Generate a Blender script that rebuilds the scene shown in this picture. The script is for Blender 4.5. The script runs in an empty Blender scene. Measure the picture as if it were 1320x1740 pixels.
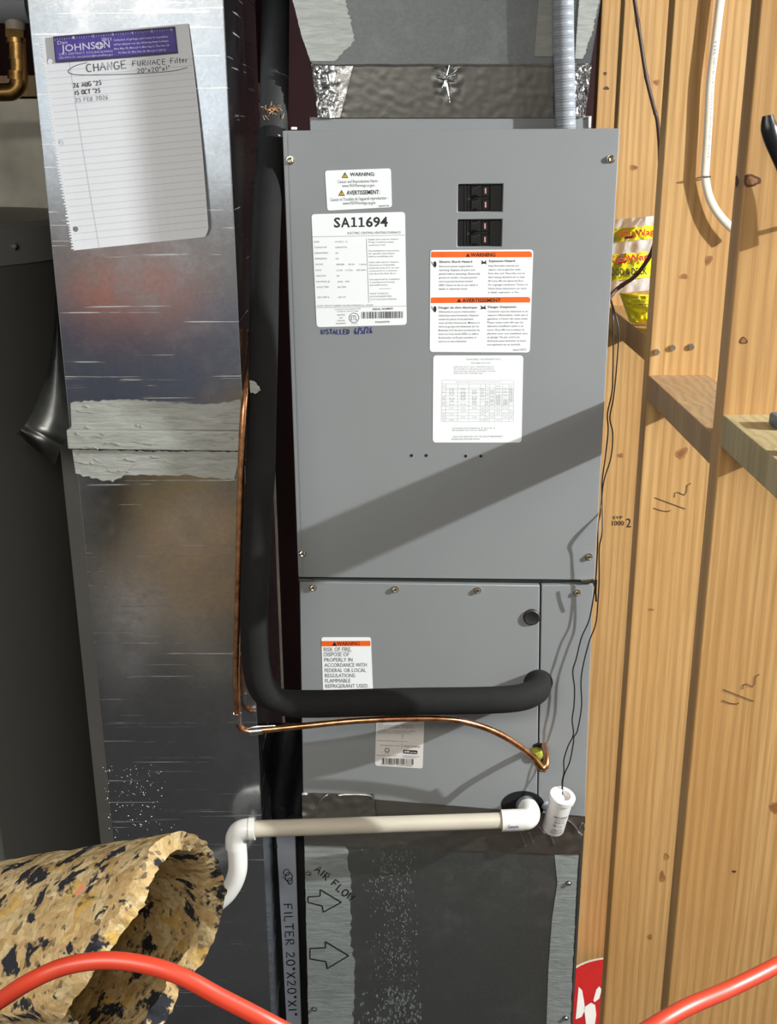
import bpy, bmesh, math, random
from mathutils import Vector, Matrix, noise
random.seed(7)
C = bpy.context.scene.collection
PI = math.pi

# ------------------------------------------------------------------ camera
W, H, F = 1320.0, 1740.0, 1900.0
_d = Vector(((692 - 660) / F, -(6480 - 870) / F, -1.0)).normalized()
_z = -_d
_y = Vector((0, 0, -1.0)); _y = (_y - _z * _y.dot(_z)).normalized()
_x = _y.cross(_z)
R = Matrix((_x, _y, _z))                       # camera space -> world
CAM = Vector((0, 0, 1.75))
cd = bpy.data.cameras.new('camera'); cam = bpy.data.objects.new('camera', cd); C.objects.link(cam)
cd.sensor_fit = 'VERTICAL'; cd.sensor_height = 24.0; cd.sensor_width = 24.0; cd.lens = 24.0 * F / H
cd.clip_start = 0.01
cam.matrix_world = Matrix.Translation(CAM) @ R.to_4x4()
bpy.context.scene.camera = cam
# ------------------------------------------------------------------ world, lamps, exposure
sc = bpy.context.scene
sc.view_settings.view_transform = 'Standard'; sc.view_settings.look = 'None'
sc.view_settings.gamma = 1.0; sc.view_settings.use_curve_mapping = False
sc.view_settings.exposure = 0.2
wd = bpy.data.worlds.new('world'); sc.world = wd; wd.use_nodes = True
wd.node_tree.nodes['Background'].inputs[0].default_value = (0.75, 0.8, 0.9, 1)
wd.node_tree.nodes['Background'].inputs[1].default_value = 0.03

def lamp(name, kind, loc, energy, col, size=0.05, rot=(0, 0, 0), size_y=None):
    l = bpy.data.lights.new(name, kind); l.energy = energy; l.color = col
    if kind == 'AREA':
        l.shape = 'RECTANGLE'; l.size = size; l.size_y = size_y or size
    else: l.shadow_soft_size = size
    o = bpy.data.objects.new(name, l); C.objects.link(o); o.location = loc; o.rotation_euler = rot
    return o
lamp('bulb_light', 'POINT', (2.60, 0.70, 2.32), 500, (0.96, 1.0, 1.0), 0.022)
lamp('fill_light', 'AREA', (-0.55, -0.75, 2.44), 72, (1.0, 0.95, 0.86), 1.7, (0, 0, 0), 0.55)  # added soft fill lamp overhead, out of view

# ------------------------------------------------------------------ projection helpers: pixel of the photograph -> point of a real plane
def ray(px, py): return R @ Vector(((px - 660) / F, -(py - 870) / F, -1.0))
def at(px, py, Y):
    r = ray(px, py); return CAM + r * (Y / r.y)
def atx(px, py, X):
    r = ray(px, py); return CAM + r * (X / r.x)
FZ = -0.30                                     # floor level
FY, DY, BY = 1.78, 1.657, 1.775                # furnace front, supply duct front, return box front
XS = 0.43                                      # left face of the stud wall
YC, YB, YA, YA2 = 1.402, 1.82, 2.20, 2.43      # front faces of the studs
def plane(Y): return lambda px, py, off=0.0: at(px, py, Y - off)

# ------------------------------------------------------------------ mesh builder
BASE = {}
class MB:
    def __init__(s): s.v = []; s.f = []
    def add(s, vs, fs):
        n = len(s.v); s.v += [Vector(p) for p in vs]; s.f += [tuple(i + n for i in f) for f in fs]; return s
    def box(s, x0, x1, y0, y1, z0, z1):
        vs = [(x, y, z) for x in (x0, x1) for y in (y0, y1) for z in (z0, z1)]
        return s.add(vs, [(0, 1, 3, 2), (4, 6, 7, 5), (0, 4, 5, 1), (2, 3, 7, 6), (0, 2, 6, 4), (1, 5, 7, 3)])
    def prism(s, pts, t, d=Vector((0, 1, 0))):
        n = len(pts); vs = [Vector(p) for p in pts] + [Vector(p) + d * t for p in pts]
        return s.add(vs, [tuple(range(n)), tuple(reversed(range(n, 2 * n)))] + [(i, i + n, (i + 1) % n + n, (i + 1) % n) for i in range(n)])
    def pp(s, pts, Y, t): return s.prism([at(x, y, Y) for x, y in pts], t)
    def flat(s, pts): return s.add(pts, [tuple(range(len(pts)))])
    def grid(s, fn, nu, nv):
        vs = [fn(i / nu, j / nv) for j in range(nv + 1) for i in range(nu + 1)]; m = nu + 1
        return s.add(vs, [(j * m + i, j * m + i + 1, (j + 1) * m + i + 1, (j + 1) * m + i) for j in range(nv) for i in range(nu)])
    def tube(s, path, r, n=12, caps=True, flat=1.0):
        P = [Vector(p) for p in path]; k = len(P); rr = r if callable(r) else (lambda u: r)
        T = []
        for i in range(k):
            t = P[min(i + 1, k - 1)] - P[max(i - 1, 0)]; T.append(t.normalized())
        nrm = T[0].orthogonal().normalized() if abs(T[0].y) > .9 else (Vector((0, 1, 0)) - T[0] * T[0].y).normalized()
        vs = []
        for i in range(k):
            nrm = (nrm - T[i] * nrm.dot(T[i])).normalized(); b = T[i].cross(nrm); q = rr(i / (k - 1))
            for a in range(n):
                th = 2 * PI * a / n; vs.append(P[i] + nrm * (math.cos(th) * q * flat) + b * (math.sin(th) * q))
        fs = [(i * n + a, i * n + (a + 1) % n, (i + 1) * n + (a + 1) % n, (i + 1) * n + a) for i in range(k - 1) for a in range(n)]
        if caps: fs += [tuple(reversed(range(n))), tuple((k - 1) * n + a for a in range(n))]
        return s.add(vs, fs)
    def lathe(s, prof, o, ax=Vector((0, 0, 1)), n=32, a0=0.0, a1=2 * PI):
        ax = Vector(ax).normalized(); e1 = ax.orthogonal().normalized(); e2 = ax.cross(e1); o = Vector(o)
        full = abs(a1 - a0 - 2 * PI) < 1e-6; m = n if full else n + 1; vs = []
        for r, h in prof:
            for a in range(m):
                th = a0 + (a1 - a0) * a / n; vs.append(o + ax * h + (e1 * math.cos(th) + e2 * math.sin(th)) * r)
        fs = [(i * m + a, i * m + (a + 1) % m, (i + 1) * m + (a + 1) % m, (i + 1) * m + a) for i in range(len(prof) - 1) for a in range(n)]
        return s.add(vs, fs)
    def disc(s, c, r, n=12, ry=None):            # flat disc facing -Y
        ry = ry or r
        return s.flat([Vector(c) + Vector((math.cos(2 * PI * a / n) * r, 0, math.sin(2 * PI * a / n) * ry)) for a in range(n)])
    def build(s, name, mat, parent=None, smooth=False, bevel=0, seg=2, angle=35, recalc=True, weld=False):
        base = BASE[parent] if parent else None
        if base is None:
            xs = [p.x for p in s.v]; ys = [p.y for p in s.v]; zs = [p.z for p in s.v]
            base = Vector(((min(xs) + max(xs)) / 2, (min(ys) + max(ys)) / 2, min(zs)))
        me = bpy.data.meshes.new(name); me.from_pydata([p - base for p in s.v], [], s.f)
        bm = bmesh.new(); bm.from_mesh(me)
        if weld: bmesh.ops.remove_doubles(bm, verts=bm.verts, dist=1e-6)
        if recalc: bmesh.ops.recalc_face_normals(bm, faces=bm.faces)
        if bevel:
            es = [e for e in bm.edges if len(e.link_faces) == 2 and e.calc_face_angle(0) > 0.5]
            bmesh.ops.bevel(bm, geom=es, offset=bevel, segments=seg, profile=0.5, affect='EDGES', clamp_overlap=True)
        bm.to_mesh(me); bm.free()
        if smooth or bevel:
            me.polygons.foreach_set('use_smooth', [True] * len(me.polygons)); me.set_sharp_from_angle(angle=math.radians(angle))
        me.materials.append(mat)
        o = bpy.data.objects.new(name, me); C.objects.link(o)
        if bevel: o.modifiers.new('weighted', 'WEIGHTED_NORMAL').keep_sharp = True
        if parent: o.parent = parent
        else: o.location = base
        BASE[o] = base
        return o
def thing(name, label, cat, loc, group=None, kind=None):
    o = bpy.data.objects.new(name, None); C.objects.link(o); o.location = loc; o.empty_display_size = 0.05
    BASE[o] = Vector(loc)
    if label: o['label'] = label
    if cat: o['category'] = cat
    if group: o['group'] = group
    if kind: o['kind'] = kind
    return o
def tag(o, label, cat, group=None):
    o['label'] = label; o['category'] = cat
    if group: o['group'] = group
    return o
def struct(o): o['kind'] = 'structure'; return o
def catmull(pts, sub=8):
    P = [Vector(p) for p in pts]; Q = [P[0] * 2 - P[1]] + P + [P[-1] * 2 - P[-2]]; out = []
    for i in range(1, len(Q) - 2):
        a, b, c, d = Q[i - 1], Q[i], Q[i + 1], Q[i + 2]
        for k in range(sub):
            t = k / sub; out.append(0.5 * ((2 * b) + (c - a) * t + (2 * a - 5 * b + 4 * c - d) * t * t + (3 * b - a - 3 * c + d) * t ** 3))
    return out + [P[-1]]
def pxpath(l, sub=8): return catmull([at(*p) for p in l], sub)
def rrect(q, r, n=4):
    """rounded quadrilateral from four pixel corners (TL, TR, BR, BL)"""
    out = []; q = [Vector((p[0], p[1])) for p in q]
    for i in range(4):
        p, a, b = q[i], q[i - 1], q[(i + 1) % 4]
        u = (a - p).normalized(); w = (b - p).normalized()
        for k in range(n + 1):
            t = k / n; s0 = p + u * r; s1 = p + w * r
            out.append(tuple((s0 * (1 - t) ** 2) + p * 2 * t * (1 - t) + s1 * t * t))
    return out

# ------------------------------------------------------------------ materials (procedural)
class NT:
    def __init__(s, name):
        m = bpy.data.materials.new(name); m.use_nodes = True; s.m = m; s.t = m.node_tree; s.b = s.t.nodes['Principled BSDF']
    def n(s, typ, **kw):
        o = s.t.nodes.new(typ)
        for k, v in kw.items():
            if hasattr(o, k): setattr(o, k, v)
            else: o.inputs[k.replace('_', ' ')].default_value = v
        return o
    def l(s, a, b): s.t.links.new(a, b)
    def co(s, scale=(1, 1, 1), kind='Object'):
        c = s.n('ShaderNodeTexCoord'); mp = s.n('ShaderNodeMapping'); mp.inputs['Scale'].default_value = scale
        s.l(c.outputs[kind], mp.inputs['Vector']); s.map = mp; return mp.outputs[0]
    def noise(s, co, scale, detail=4, rough=0.55, dist=0):
        n = s.n('ShaderNodeTexNoise', Scale=scale, Detail=detail, Roughness=rough, Distortion=dist); s.l(co, n.inputs['Vector']); return n.outputs['Fac']
    def ramp(s, fac, stops):
        r = s.n('ShaderNodeValToRGB'); e = r.color_ramp.elements
        e[0].position, e[0].color = stops[0][0], (*stops[0][1], 1); e[1].position, e[1].color = stops[-1][0], (*stops[-1][1], 1)
        for p, c in stops[1:-1]:
            x = e.new(p); x.color = (*c, 1)
        s.l(fac, r.inputs[0]); return r.outputs[0]
    def mix(s, fac, a, b, mode='MIX'):
        m = s.n('ShaderNodeMix', data_type='RGBA', blend_type=mode)
        for v, i in ((fac, 0), (a, 6), (b, 7)):
            if isinstance(v, (int, float)): m.inputs[i].default_value = v
            elif isinstance(v, tuple): m.inputs[i].default_value = (*v, 1)
            else: s.l(v, m.inputs[i])
        return m.outputs[2]
    def math(s, op, a, b=0.0):
        m = s.n('ShaderNodeMath', operation=op)
        for v, i in ((a, 0), (b, 1)):
            if isinstance(v, (int, float)): m.inputs[i].default_value = v
            else: s.l(v, m.inputs[i])
        return m.outputs[0]
    def bump(s, h, strength=0.3, dist=0.002):
        b = s.n('ShaderNodeBump'); b.inputs['Strength'].default_value = strength; b.inputs['Distance'].default_value = dist
        s.l(h, b.inputs['Height']); s.l(b.outputs[0], s.b.inputs['Normal'])
    def set(s, **kw):
        for k, v in kw.items():
            i = s.b.inputs[k.replace('_', ' ')]
            if isinstance(v, tuple): i.default_value = (*v, 1)
            elif isinstance(v, (int, float)): i.default_value = v
            else: s.l(v, i)
        return s
def srgb(r, g, b):
    f = lambda c: (c / 255) / 12.92 if c < 10.3 else (((c / 255) + .055) / 1.055) ** 2.4
    return (f(r), f(g), f(b))
def plain(name, col, rough=0.6, metal=0.0, nz=0.06, scale=30, bump=0.0):
    t = NT(name); c = t.co(); f = t.noise(c, scale)
    d = tuple(max(0, x * (1 - nz * 2)) for x in col); u = tuple(min(1, x * (1 + nz)) for x in col)
    t.set(Base_Color=t.ramp(f, [(0.3, d), (0.7, u)]), Roughness=rough, Metallic=metal)
    if bump: t.bump(t.noise(c, scale * 6), bump, 0.001)
    return t.m
def mk_galv(name, tint=(0.60, 0.62, 0.64), r0=0.20, r1=0.34, oxide=0.25, scratch=True):
    t = NT(name); c = t.co()
    v = t.n('ShaderNodeTexVoronoi', Scale=260.0); t.l(c, v.inputs['Vector'])
    sp = t.n('ShaderNodeSeparateColor'); t.l(v.outputs['Color'], sp.inputs[0])
    big = t.noise(c, 7, 6, 0.65); mid = t.noise(c, 28, 5, 0.6)
    base = t.mix(t.math('MULTIPLY', sp.outputs[0], 0.30), tint, tuple(x * 0.62 for x in tint))
    ox = t.ramp(t.math('MULTIPLY', big, mid), [(0.26, (0, 0, 0)), (0.42, (1, 1, 1))])
    base = t.mix(t.math('MULTIPLY', ox, oxide), base, (0.62, 0.64, 0.66))
    rg = t.math('ADD', t.math('MULTIPLY', big, (r1 - r0)), r0 + 0.0)
    rg = t.math('ADD', rg, t.math('MULTIPLY', ox, 0.12 * min(1, oxide * 3)))
    h = t.math('ADD', t.math('MULTIPLY', sp.outputs[1], 0.12), big)
    if scratch:
        c2 = t.co((3.0, 3.0, 260)); s1 = t.noise(c2, 1.0, 2, 0.5)
        ln = t.ramp(s1, [(0.645, (0, 0, 0)), (0.68, (1, 1, 1))])
        gate = t.noise(t.co((9, 9, 40)), 1.0, 3, 0.6); ln = t.math('MULTIPLY', ln, t.ramp(gate, [(0.45, (0, 0, 0)), (0.6, (1, 1, 1))]))
        base = t.mix(t.math('MULTIPLY', ln, 0.5), base, (0.95, 0.95, 0.95))
        rg = t.math('ADD', rg, t.math('MULTIPLY', ln, 0.35))
        h = t.math('ADD', h, t.math('MULTIPLY', ln, 0.3))
    t.set(Base_Color=base, Metallic=1.0, Roughness=rg); t.bump(h, 0.05, 0.002)
    return t.m
def mk_wood(name, light, dark, streak=(0.30, 0.145, 0.045)):
    t = NT(name); oi = t.n('ShaderNodeObjectInfo')
    c = t.n('ShaderNodeTexCoord'); off = t.n('ShaderNodeVectorMath', operation='ADD')
    sc_ = t.n('ShaderNodeVectorMath', operation='SCALE'); cb = t.n('ShaderNodeCombineXYZ')
    for i in (0, 1, 2): t.l(oi.outputs['Random'], cb.inputs[i])
    t.l(cb.outputs[0], sc_.inputs[0]); sc_.inputs['Scale'].default_value = 13.0
    t.l(c.outputs['Object'], off.inputs[0]); t.l(sc_.outputs[0], off.inputs[1])
    def mp(s):
        m = t.n('ShaderNodeMapping'); m.inputs['Scale'].default_value = s; t.l(off.outputs[0], m.inputs['Vector']); return m.outputs[0]
    broad = t.noise(mp((9, 9, 0.9)), 1.0, 3, 0.5, 0.4)
    wv = t.n('ShaderNodeTexWave', wave_type='BANDS', bands_direction='X', Scale=21.0, Distortion=11.0, Detail=3.0)
    wv.inputs['Detail Scale'].default_value = 0.6
    t.l(mp((1, 1, 0.05)), wv.inputs['Vector'])
    fine = t.noise(mp((320, 320, 7)), 1.0, 3, 0.6)
    col = t.mix(t.ramp(broad, [(0.3, (0, 0, 0)), (0.7, (1, 1, 1))]), light, dark)
    col = t.mix(t.math('MULTIPLY', t.ramp(wv.outputs['Fac'], [(0.30, (0, 0, 0)), (0.95, (1, 1, 1))]), 0.42), col, streak)
    col = t.mix(t.math('MULTIPLY', t.ramp(fine, [(0.42, (0, 0, 0)), (0.75, (1, 1, 1))]), 0.55), col, streak)
    t.set(Base_Color=col, Roughness=0.55); t.b.inputs['Specular IOR Level'].default_value = 0.35
    t.bump(t.math('ADD', fine, t.math('MULTIPLY', wv.outputs['Fac'], 0.4)), 0.18, 0.001)
    return t.m
def mk_mastic(name, col):
    t = NT(name); f = t.noise(t.co((25, 25, 160)), 1.0, 4, 0.6, 0.6); g = t.noise(t.co(), 60, 4)
    t.set(Base_Color=t.ramp(f, [(0.3, tuple(x * 0.8 for x in col)), (0.7, tuple(min(1, x * 1.15) for x in col))]), Roughness=0.5)
    t.bump(t.math('ADD', f, t.math('MULTIPLY', g, 0.5)), 0.7, 0.002); return t.m
def mk_foil(name, tint=(0.72, 0.73, 0.74), r=0.2, bs=0.5):
    t = NT(name); c = t.co(); v = t.n('ShaderNodeTexVoronoi', Scale=70.0, feature='DISTANCE_TO_EDGE'); t.l(c, v.inputs['Vector'])
    nz = t.noise(c, 45, 5, 0.7, 1.2)
    t.set(Base_Color=tint, Metallic=1.0, Roughness=r); t.bump(t.math('ADD', nz, t.math('MULTIPLY', v.outputs[0], 0.5)), bs, 0.004); return t.m
def mk_rebond(name):
    t = NT(name); c0 = t.co(); nd = t.n('ShaderNodeTexNoise', Scale=35.0, Detail=4.0); t.l(c0, nd.inputs['Vector'])
    va = t.n('ShaderNodeVectorMath', operation='MULTIPLY_ADD'); t.l(nd.outputs['Color'], va.inputs[0]); va.inputs[1].default_value = (0.018,) * 3; t.l(c0, va.inputs[2])
    def vor(scale):
        v = t.n('ShaderNodeTexVoronoi', Scale=scale); t.l(va.outputs[0], v.inputs['Vector']); s = t.n('ShaderNodeSeparateColor'); t.l(v.outputs['Color'], s.inputs[0]); return v, s
    v1, s1 = vor(85.0); v2, s2 = vor(260.0)
    tan = t.ramp(s1.outputs[1], [(0.0, srgb(160, 134, 92)), (0.45, srgb(174, 152, 112)), (0.8, srgb(184, 168, 132)), (1.0, srgb(172, 140, 72))])
    tan = t.mix(t.math('MULTIPLY', t.ramp(s2.outputs[0], [(0.45, (0, 0, 0)), (0.95, (1, 1, 1))]), 0.45), tan, srgb(140, 112, 70))
    tan = t.mix(t.math('MULTIPLY', t.ramp(t.noise(c0, 300, 3), [(0.5, (0, 0, 0)), (0.75, (1, 1, 1))]), 0.4), tan, srgb(104, 88, 62))
    k = t.ramp(t.noise(c0, 40, 4, 0.6, 0.3), [(0.545, (0, 0, 0)), (0.585, (1, 1, 1))])
    k = t.math('MULTIPLY', k, t.ramp(s2.outputs[2], [(0.05, (0.3, 0.3, 0.3)), (0.12, (1, 1, 1))]))
    k2 = t.ramp(s2.outputs[1], [(0.93, (0, 0, 0)), (0.94, (1, 1, 1))])
    col = t.mix(t.math('MAXIMUM', k, t.math('MULTIPLY', k2, 0.6)), tan, srgb(40, 41, 46))
    o = t.ramp(s1.outputs[2], [(0.993, (0, 0, 0)), (0.995, (1, 1, 1))]); col = t.mix(o, col, srgb(190, 122, 96))
    t.set(Base_Color=col, Roughness=0.95); t.b.inputs['Specular IOR Level'].default_value = 0.1
    t.bump(t.math('ADD', t.noise(c0, 160, 4), t.math('MULTIPLY', v1.outputs[0], -1.0)), 0.55, 0.003); return t.m
def mk_paint(name, col, rough=0.42):
    t = NT(name); c = t.co(); big = t.noise(c, 3, 4); fine = t.noise(c, 900, 2)
    t.set(Base_Color=t.ramp(big, [(0.3, tuple(x * 0.96 for x in col)), (0.7, tuple(x * 1.04 for x in col))]), Roughness=rough)
    t.b.inputs['Specular IOR Level'].default_value = 0.4
    t.bump(fine, 0.05, 0.0004); return t.m
def mk_copper(name):
    t = NT(name); c = t.co(); a = t.noise(c, 55, 5, 0.65)
    t.set(Base_Color=t.ramp(a, [(0.28, (0.20, 0.075, 0.04)), (0.5, (0.62, 0.29, 0.14)), (0.75, (0.86, 0.50, 0.27))]), Metallic=1.0, Roughness=0.32); t.bump(a, 0.1, 0.001); return t.m

M = {}
M['galv'] = mk_galv('galvanised_steel', (0.58, 0.60, 0.63), 0.09, 0.22, 0.12)
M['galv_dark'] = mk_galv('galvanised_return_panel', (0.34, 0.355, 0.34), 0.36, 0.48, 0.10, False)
M['galv_flap'] = mk_galv('galvanised_flap', (0.15, 0.155, 0.155), 0.26, 0.36, 0.05, False)
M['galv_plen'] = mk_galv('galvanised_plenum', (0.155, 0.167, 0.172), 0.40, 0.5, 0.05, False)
M['paint'] = mk_paint('grey_cabinet_paint', (0.228, 0.238, 0.245))
M['paint_edge'] = mk_paint('cabinet_return_paint', (0.20, 0.208, 0.215))
M['mastic'] = mk_mastic('grey_duct_mastic', srgb(158, 160, 155))
M['mastic_thin'] = mk_mastic('thin_duct_mastic', srgb(128, 133, 131))
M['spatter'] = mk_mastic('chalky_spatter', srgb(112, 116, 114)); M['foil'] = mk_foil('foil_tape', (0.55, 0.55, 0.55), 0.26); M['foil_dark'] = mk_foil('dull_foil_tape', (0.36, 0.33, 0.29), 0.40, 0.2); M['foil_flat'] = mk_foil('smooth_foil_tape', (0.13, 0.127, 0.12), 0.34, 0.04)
M['foam'] = plain('black_foam_insulation', srgb(29, 29, 29), 0.85, 0, 0.10, 20, 0.15)
M['foam_old'] = plain('old_foam_insulation', srgb(38, 38, 39), 0.7, 0, 0.12, 20, 0.15)
M['black'] = plain('black_plastic', srgb(18, 18, 20), 0.32)
M['black_dull'] = plain('dull_black_plastic', srgb(26, 26, 27), 0.55)
M['hole'] = plain('dark_void', srgb(6, 6, 6), 0.9)
M['foam'].node_tree.nodes['Principled BSDF'].inputs['Specular IOR Level'].default_value = 0.2
M['copper'] = mk_copper('copper'); M['brass'] = plain('aged_brass', (0.52, 0.30, 0.10), 0.28, 1.0, 0.25, 40)
M['solder'] = plain('solder', (0.55, 0.52, 0.50), 0.3, 1.0, 0.2, 90)
M['pvc'] = plain('white_pvc', srgb(178, 170, 155), 0.45, 0, 0.03, 14)
M['white'] = plain('white_plastic', srgb(218, 216, 213), 0.35, 0, 0.02)
M['label'] = plain('label_vinyl', srgb(236, 239, 241), 0.4, 0, 0.01, 5)
M['label_dull'] = plain('silver_label', srgb(212, 208, 204), 0.4, 0, 0.02, 5)
M['ink'] = plain('black_print', srgb(30, 32, 34), 0.5); M['ink_grey'] = plain('grey_print', srgb(96, 100, 106), 0.5)
M['ink_light'] = plain('light_print', srgb(140, 144, 150), 0.5)
M['orange_ink'] = plain('orange_print', srgb(236, 98, 28), 0.45); M['yellow_ink'] = plain('yellow_print', srgb(232, 186, 40), 0.45)
M['blue_pen'] = plain('blue_marker', srgb(22, 34, 110), 0.5); M['marker'] = plain('black_marker', srgb(14, 14, 14), 0.5)
M['pen'] = plain('grey_ballpoint', srgb(58, 60, 70), 0.5); M['pen_light'] = plain('pale_pencil', srgb(128, 130, 138), 0.5)
M['pencil'] = plain('pencil_on_wood', srgb(78, 58, 40), 0.6); M['rule'] = plain('ruled_line', srgb(178, 184, 200), 0.6)
M['paper'] = plain('notebook_paper', srgb(228, 230, 236), 0.7, 0, 0.015, 6)
M['purple'] = plain('violet_magnet', srgb(74, 58, 150), 0.55, 0, 0.12, 60); M['purple_edge'] = plain('dark_violet', srgb(52, 46, 86), 0.6)
M['pale_ink'] = plain('pale_violet_print', srgb(206, 204, 232), 0.6)
M['wood'] = mk_wood('pine_stud', (0.56, 0.345, 0.142), (0.45, 0.25, 0.09))
M['wood_green'] = mk_wood('treated_lumber', (0.50, 0.42, 0.24), (0.40, 0.31, 0.16), (0.27, 0.20, 0.10))
M['wood_brown'] = mk_wood('weathered_blocking', (0.46, 0.31, 0.17), (0.38, 0.24, 0.125), (0.25, 0.15, 0.07))
M['knot'] = plain('dark_knot', srgb(84, 50, 28), 0.6, 0, 0.3, 120); M['knot_pale'] = plain('pale_knot', srgb(152, 104, 60), 0.6, 0, 0.2, 90); M['knot_core'] = plain('knot_core', srgb(138, 90, 50), 0.6, 0, 0.2, 90)
M['screw'] = plain('zinc_screw', (0.72, 0.66, 0.48), 0.25, 1.0, 0.1, 60); M['screw_dk'] = plain('steel_screw', (0.55, 0.56, 0.56), 0.25, 1.0, 0.1, 60)
M['steel_dk'] = plain('dark_gap_steel', (0.10, 0.13, 0.12), 0.4, 1.0)
M['heater'] = plain('charcoal_tank_paint', srgb(68, 67, 64), 0.38, 0, 0.03, 4); M['heater_top'] = plain('tank_lid_paint', srgb(96, 95, 92), 0.4, 0, 0.05, 6)
M['maroon'] = plain('maroon_wall', srgb(44, 13, 16), 0.9, 0, 0.15, 5)
M['concrete'] = plain('stained_concrete', srgb(226, 221, 206), 0.85, 0, 0.22, 5, 0.5)
M['cable'] = plain('white_cable_jacket', srgb(226, 216, 200), 0.45, 0, 0.03); M['brown_cable'] = plain('brown_cable_jacket', srgb(72, 44, 34), 0.5)
M['wire'] = plain('black_wire', srgb(16, 15, 16), 0.45)
M['conduit'] = plain('grey_conduit', srgb(150, 154, 162), 0.45, 0, 0.02)
M['orange'] = plain('orange_cord_jacket', srgb(178, 54, 32), 0.42, 0, 0.04, 25)
M['rebond'] = mk_rebond('rebonded_foam')
M['drywall'] = plain('drywall', srgb(126, 124, 120), 0.9, 0, 0.04, 3); M['ceil'] = plain('ceiling_board', srgb(150, 146, 138), 0.9, 0, 0.04, 3)
M['floor'] = plain('concrete_floor', srgb(30, 30, 33), 0.75, 0, 0.2, 4, 0.2)
M['yellow'] = plain('yellow_film', srgb(232, 216, 36), 0.3, 0, 0.06, 20); M['red_ink'] = plain('red_print', srgb(196, 30, 40), 0.45)
M['red'] = plain('red_plastic', srgb(168, 22, 28), 0.4); M['grey_item'] = plain('slate_plastic', srgb(92, 108, 122), 0.5)
M['grommet'] = plain('green_grommet', srgb(176, 178, 64), 0.55, 0, 0.2, 150)
M['fibre'] = plain('torn_fibre', srgb(176, 138, 104), 0.9, 0, 0.3, 200)
M['tote'] = plain('orange_tote', srgb(206, 122, 90), 0.5)
M['pink'] = plain('pink_mark', srgb(196, 140, 136), 0.5)
def mk_clear():
    t = NT('clear_film'); c = t.co(); t.set(Base_Color=(0.62, 0.64, 0.66), Roughness=0.1, Alpha=0.55); t.bump(t.noise(c, 60, 4, 0.6, 1), 0.6, 0.004); return t.m
M['clear'] = mk_clear()

# ------------------------------------------------------------------ lettering
_gl = {}
def glyphs(s, bold=0.0):
    k = (s, bold)
    if k in _gl: return _gl[k]
    cu = bpy.data.curves.new('t', 'FONT'); cu.body = s; cu.size = 1.0; cu.resolution_u = 2; cu.offset = bold
    ob = bpy.data.objects.new('t', cu); me = bpy.data.meshes.new_from_object(ob)
    vs = [v.co.copy() for v in me.vertices]; fs = [tuple(p.vertices) for p in me.polygons]
    bpy.data.objects.remove(ob); bpy.data.curves.remove(cu); bpy.data.meshes.remove(me)
    _gl[k] = (vs, fs); return _gl[k]
_cap = max(v.y for v in glyphs('H')[0])
def text(mb, s, x0, y0, x1, y1, h, surf, off=0.0006, bold=0.0):
    """flat print: baseline from (x0,y0) to (x1,y1), cap height h (photograph pixels), laid on the surface"""
    vs, fs = glyphs(s, bold)
    if not vs: return
    a = min(v.x for v in vs); b = max(v.x for v in vs); L = math.hypot(x1 - x0, y1 - y0); dx, dy = (x1 - x0) / L, (y1 - y0) / L
    out = []
    for v in vs:
        u = (v.x - a) / (b - a) * L; w = v.y / _cap * h; out.append(surf(x0 + dx * u + dy * w, y0 + dy * u - dx * w, off))
    mb.add(out, fs)
def line(mb, pts, w, surf, off=0.0006):
    """a pen stroke w pixels wide"""
    P = [Vector((p[0], p[1])) for p in pts]; n = len(P); Lf = []; Rt = []
    for i in range(n):
        t = (P[min(i + 1, n - 1)] - P[max(i - 1, 0)])
        t = t.normalized() if t.length > 1e-6 else Vector((1, 0)); q = Vector((-t.y, t.x)) * w / 2
        Lf.append(P[i] + q); Rt.append(P[i] - q)
    vs = [surf(p.x, p.y, off) for p in Lf] + [surf(p.x, p.y, off) for p in Rt]
    mb.add(vs, [(i, i + 1, n + i + 1, n + i) for i in range(n - 1)])
def rect(mb, x0, y0, x1, y1, surf, off=0.0006, tilt=0.0):
    mb.flat([surf(x, y + tilt * (x - x0), off) for x, y in ((x0, y0), (x1, y0), (x1, y1), (x0, y1))])
def arc(cx, cy, rx, ry, a0, a1, n=10): return [(cx + rx * math.cos(math.radians(a0 + (a1 - a0) * i / n)), cy + ry * math.sin(math.radians(a0 + (a1 - a0) * i / n))) for i in range(n + 1)]
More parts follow.
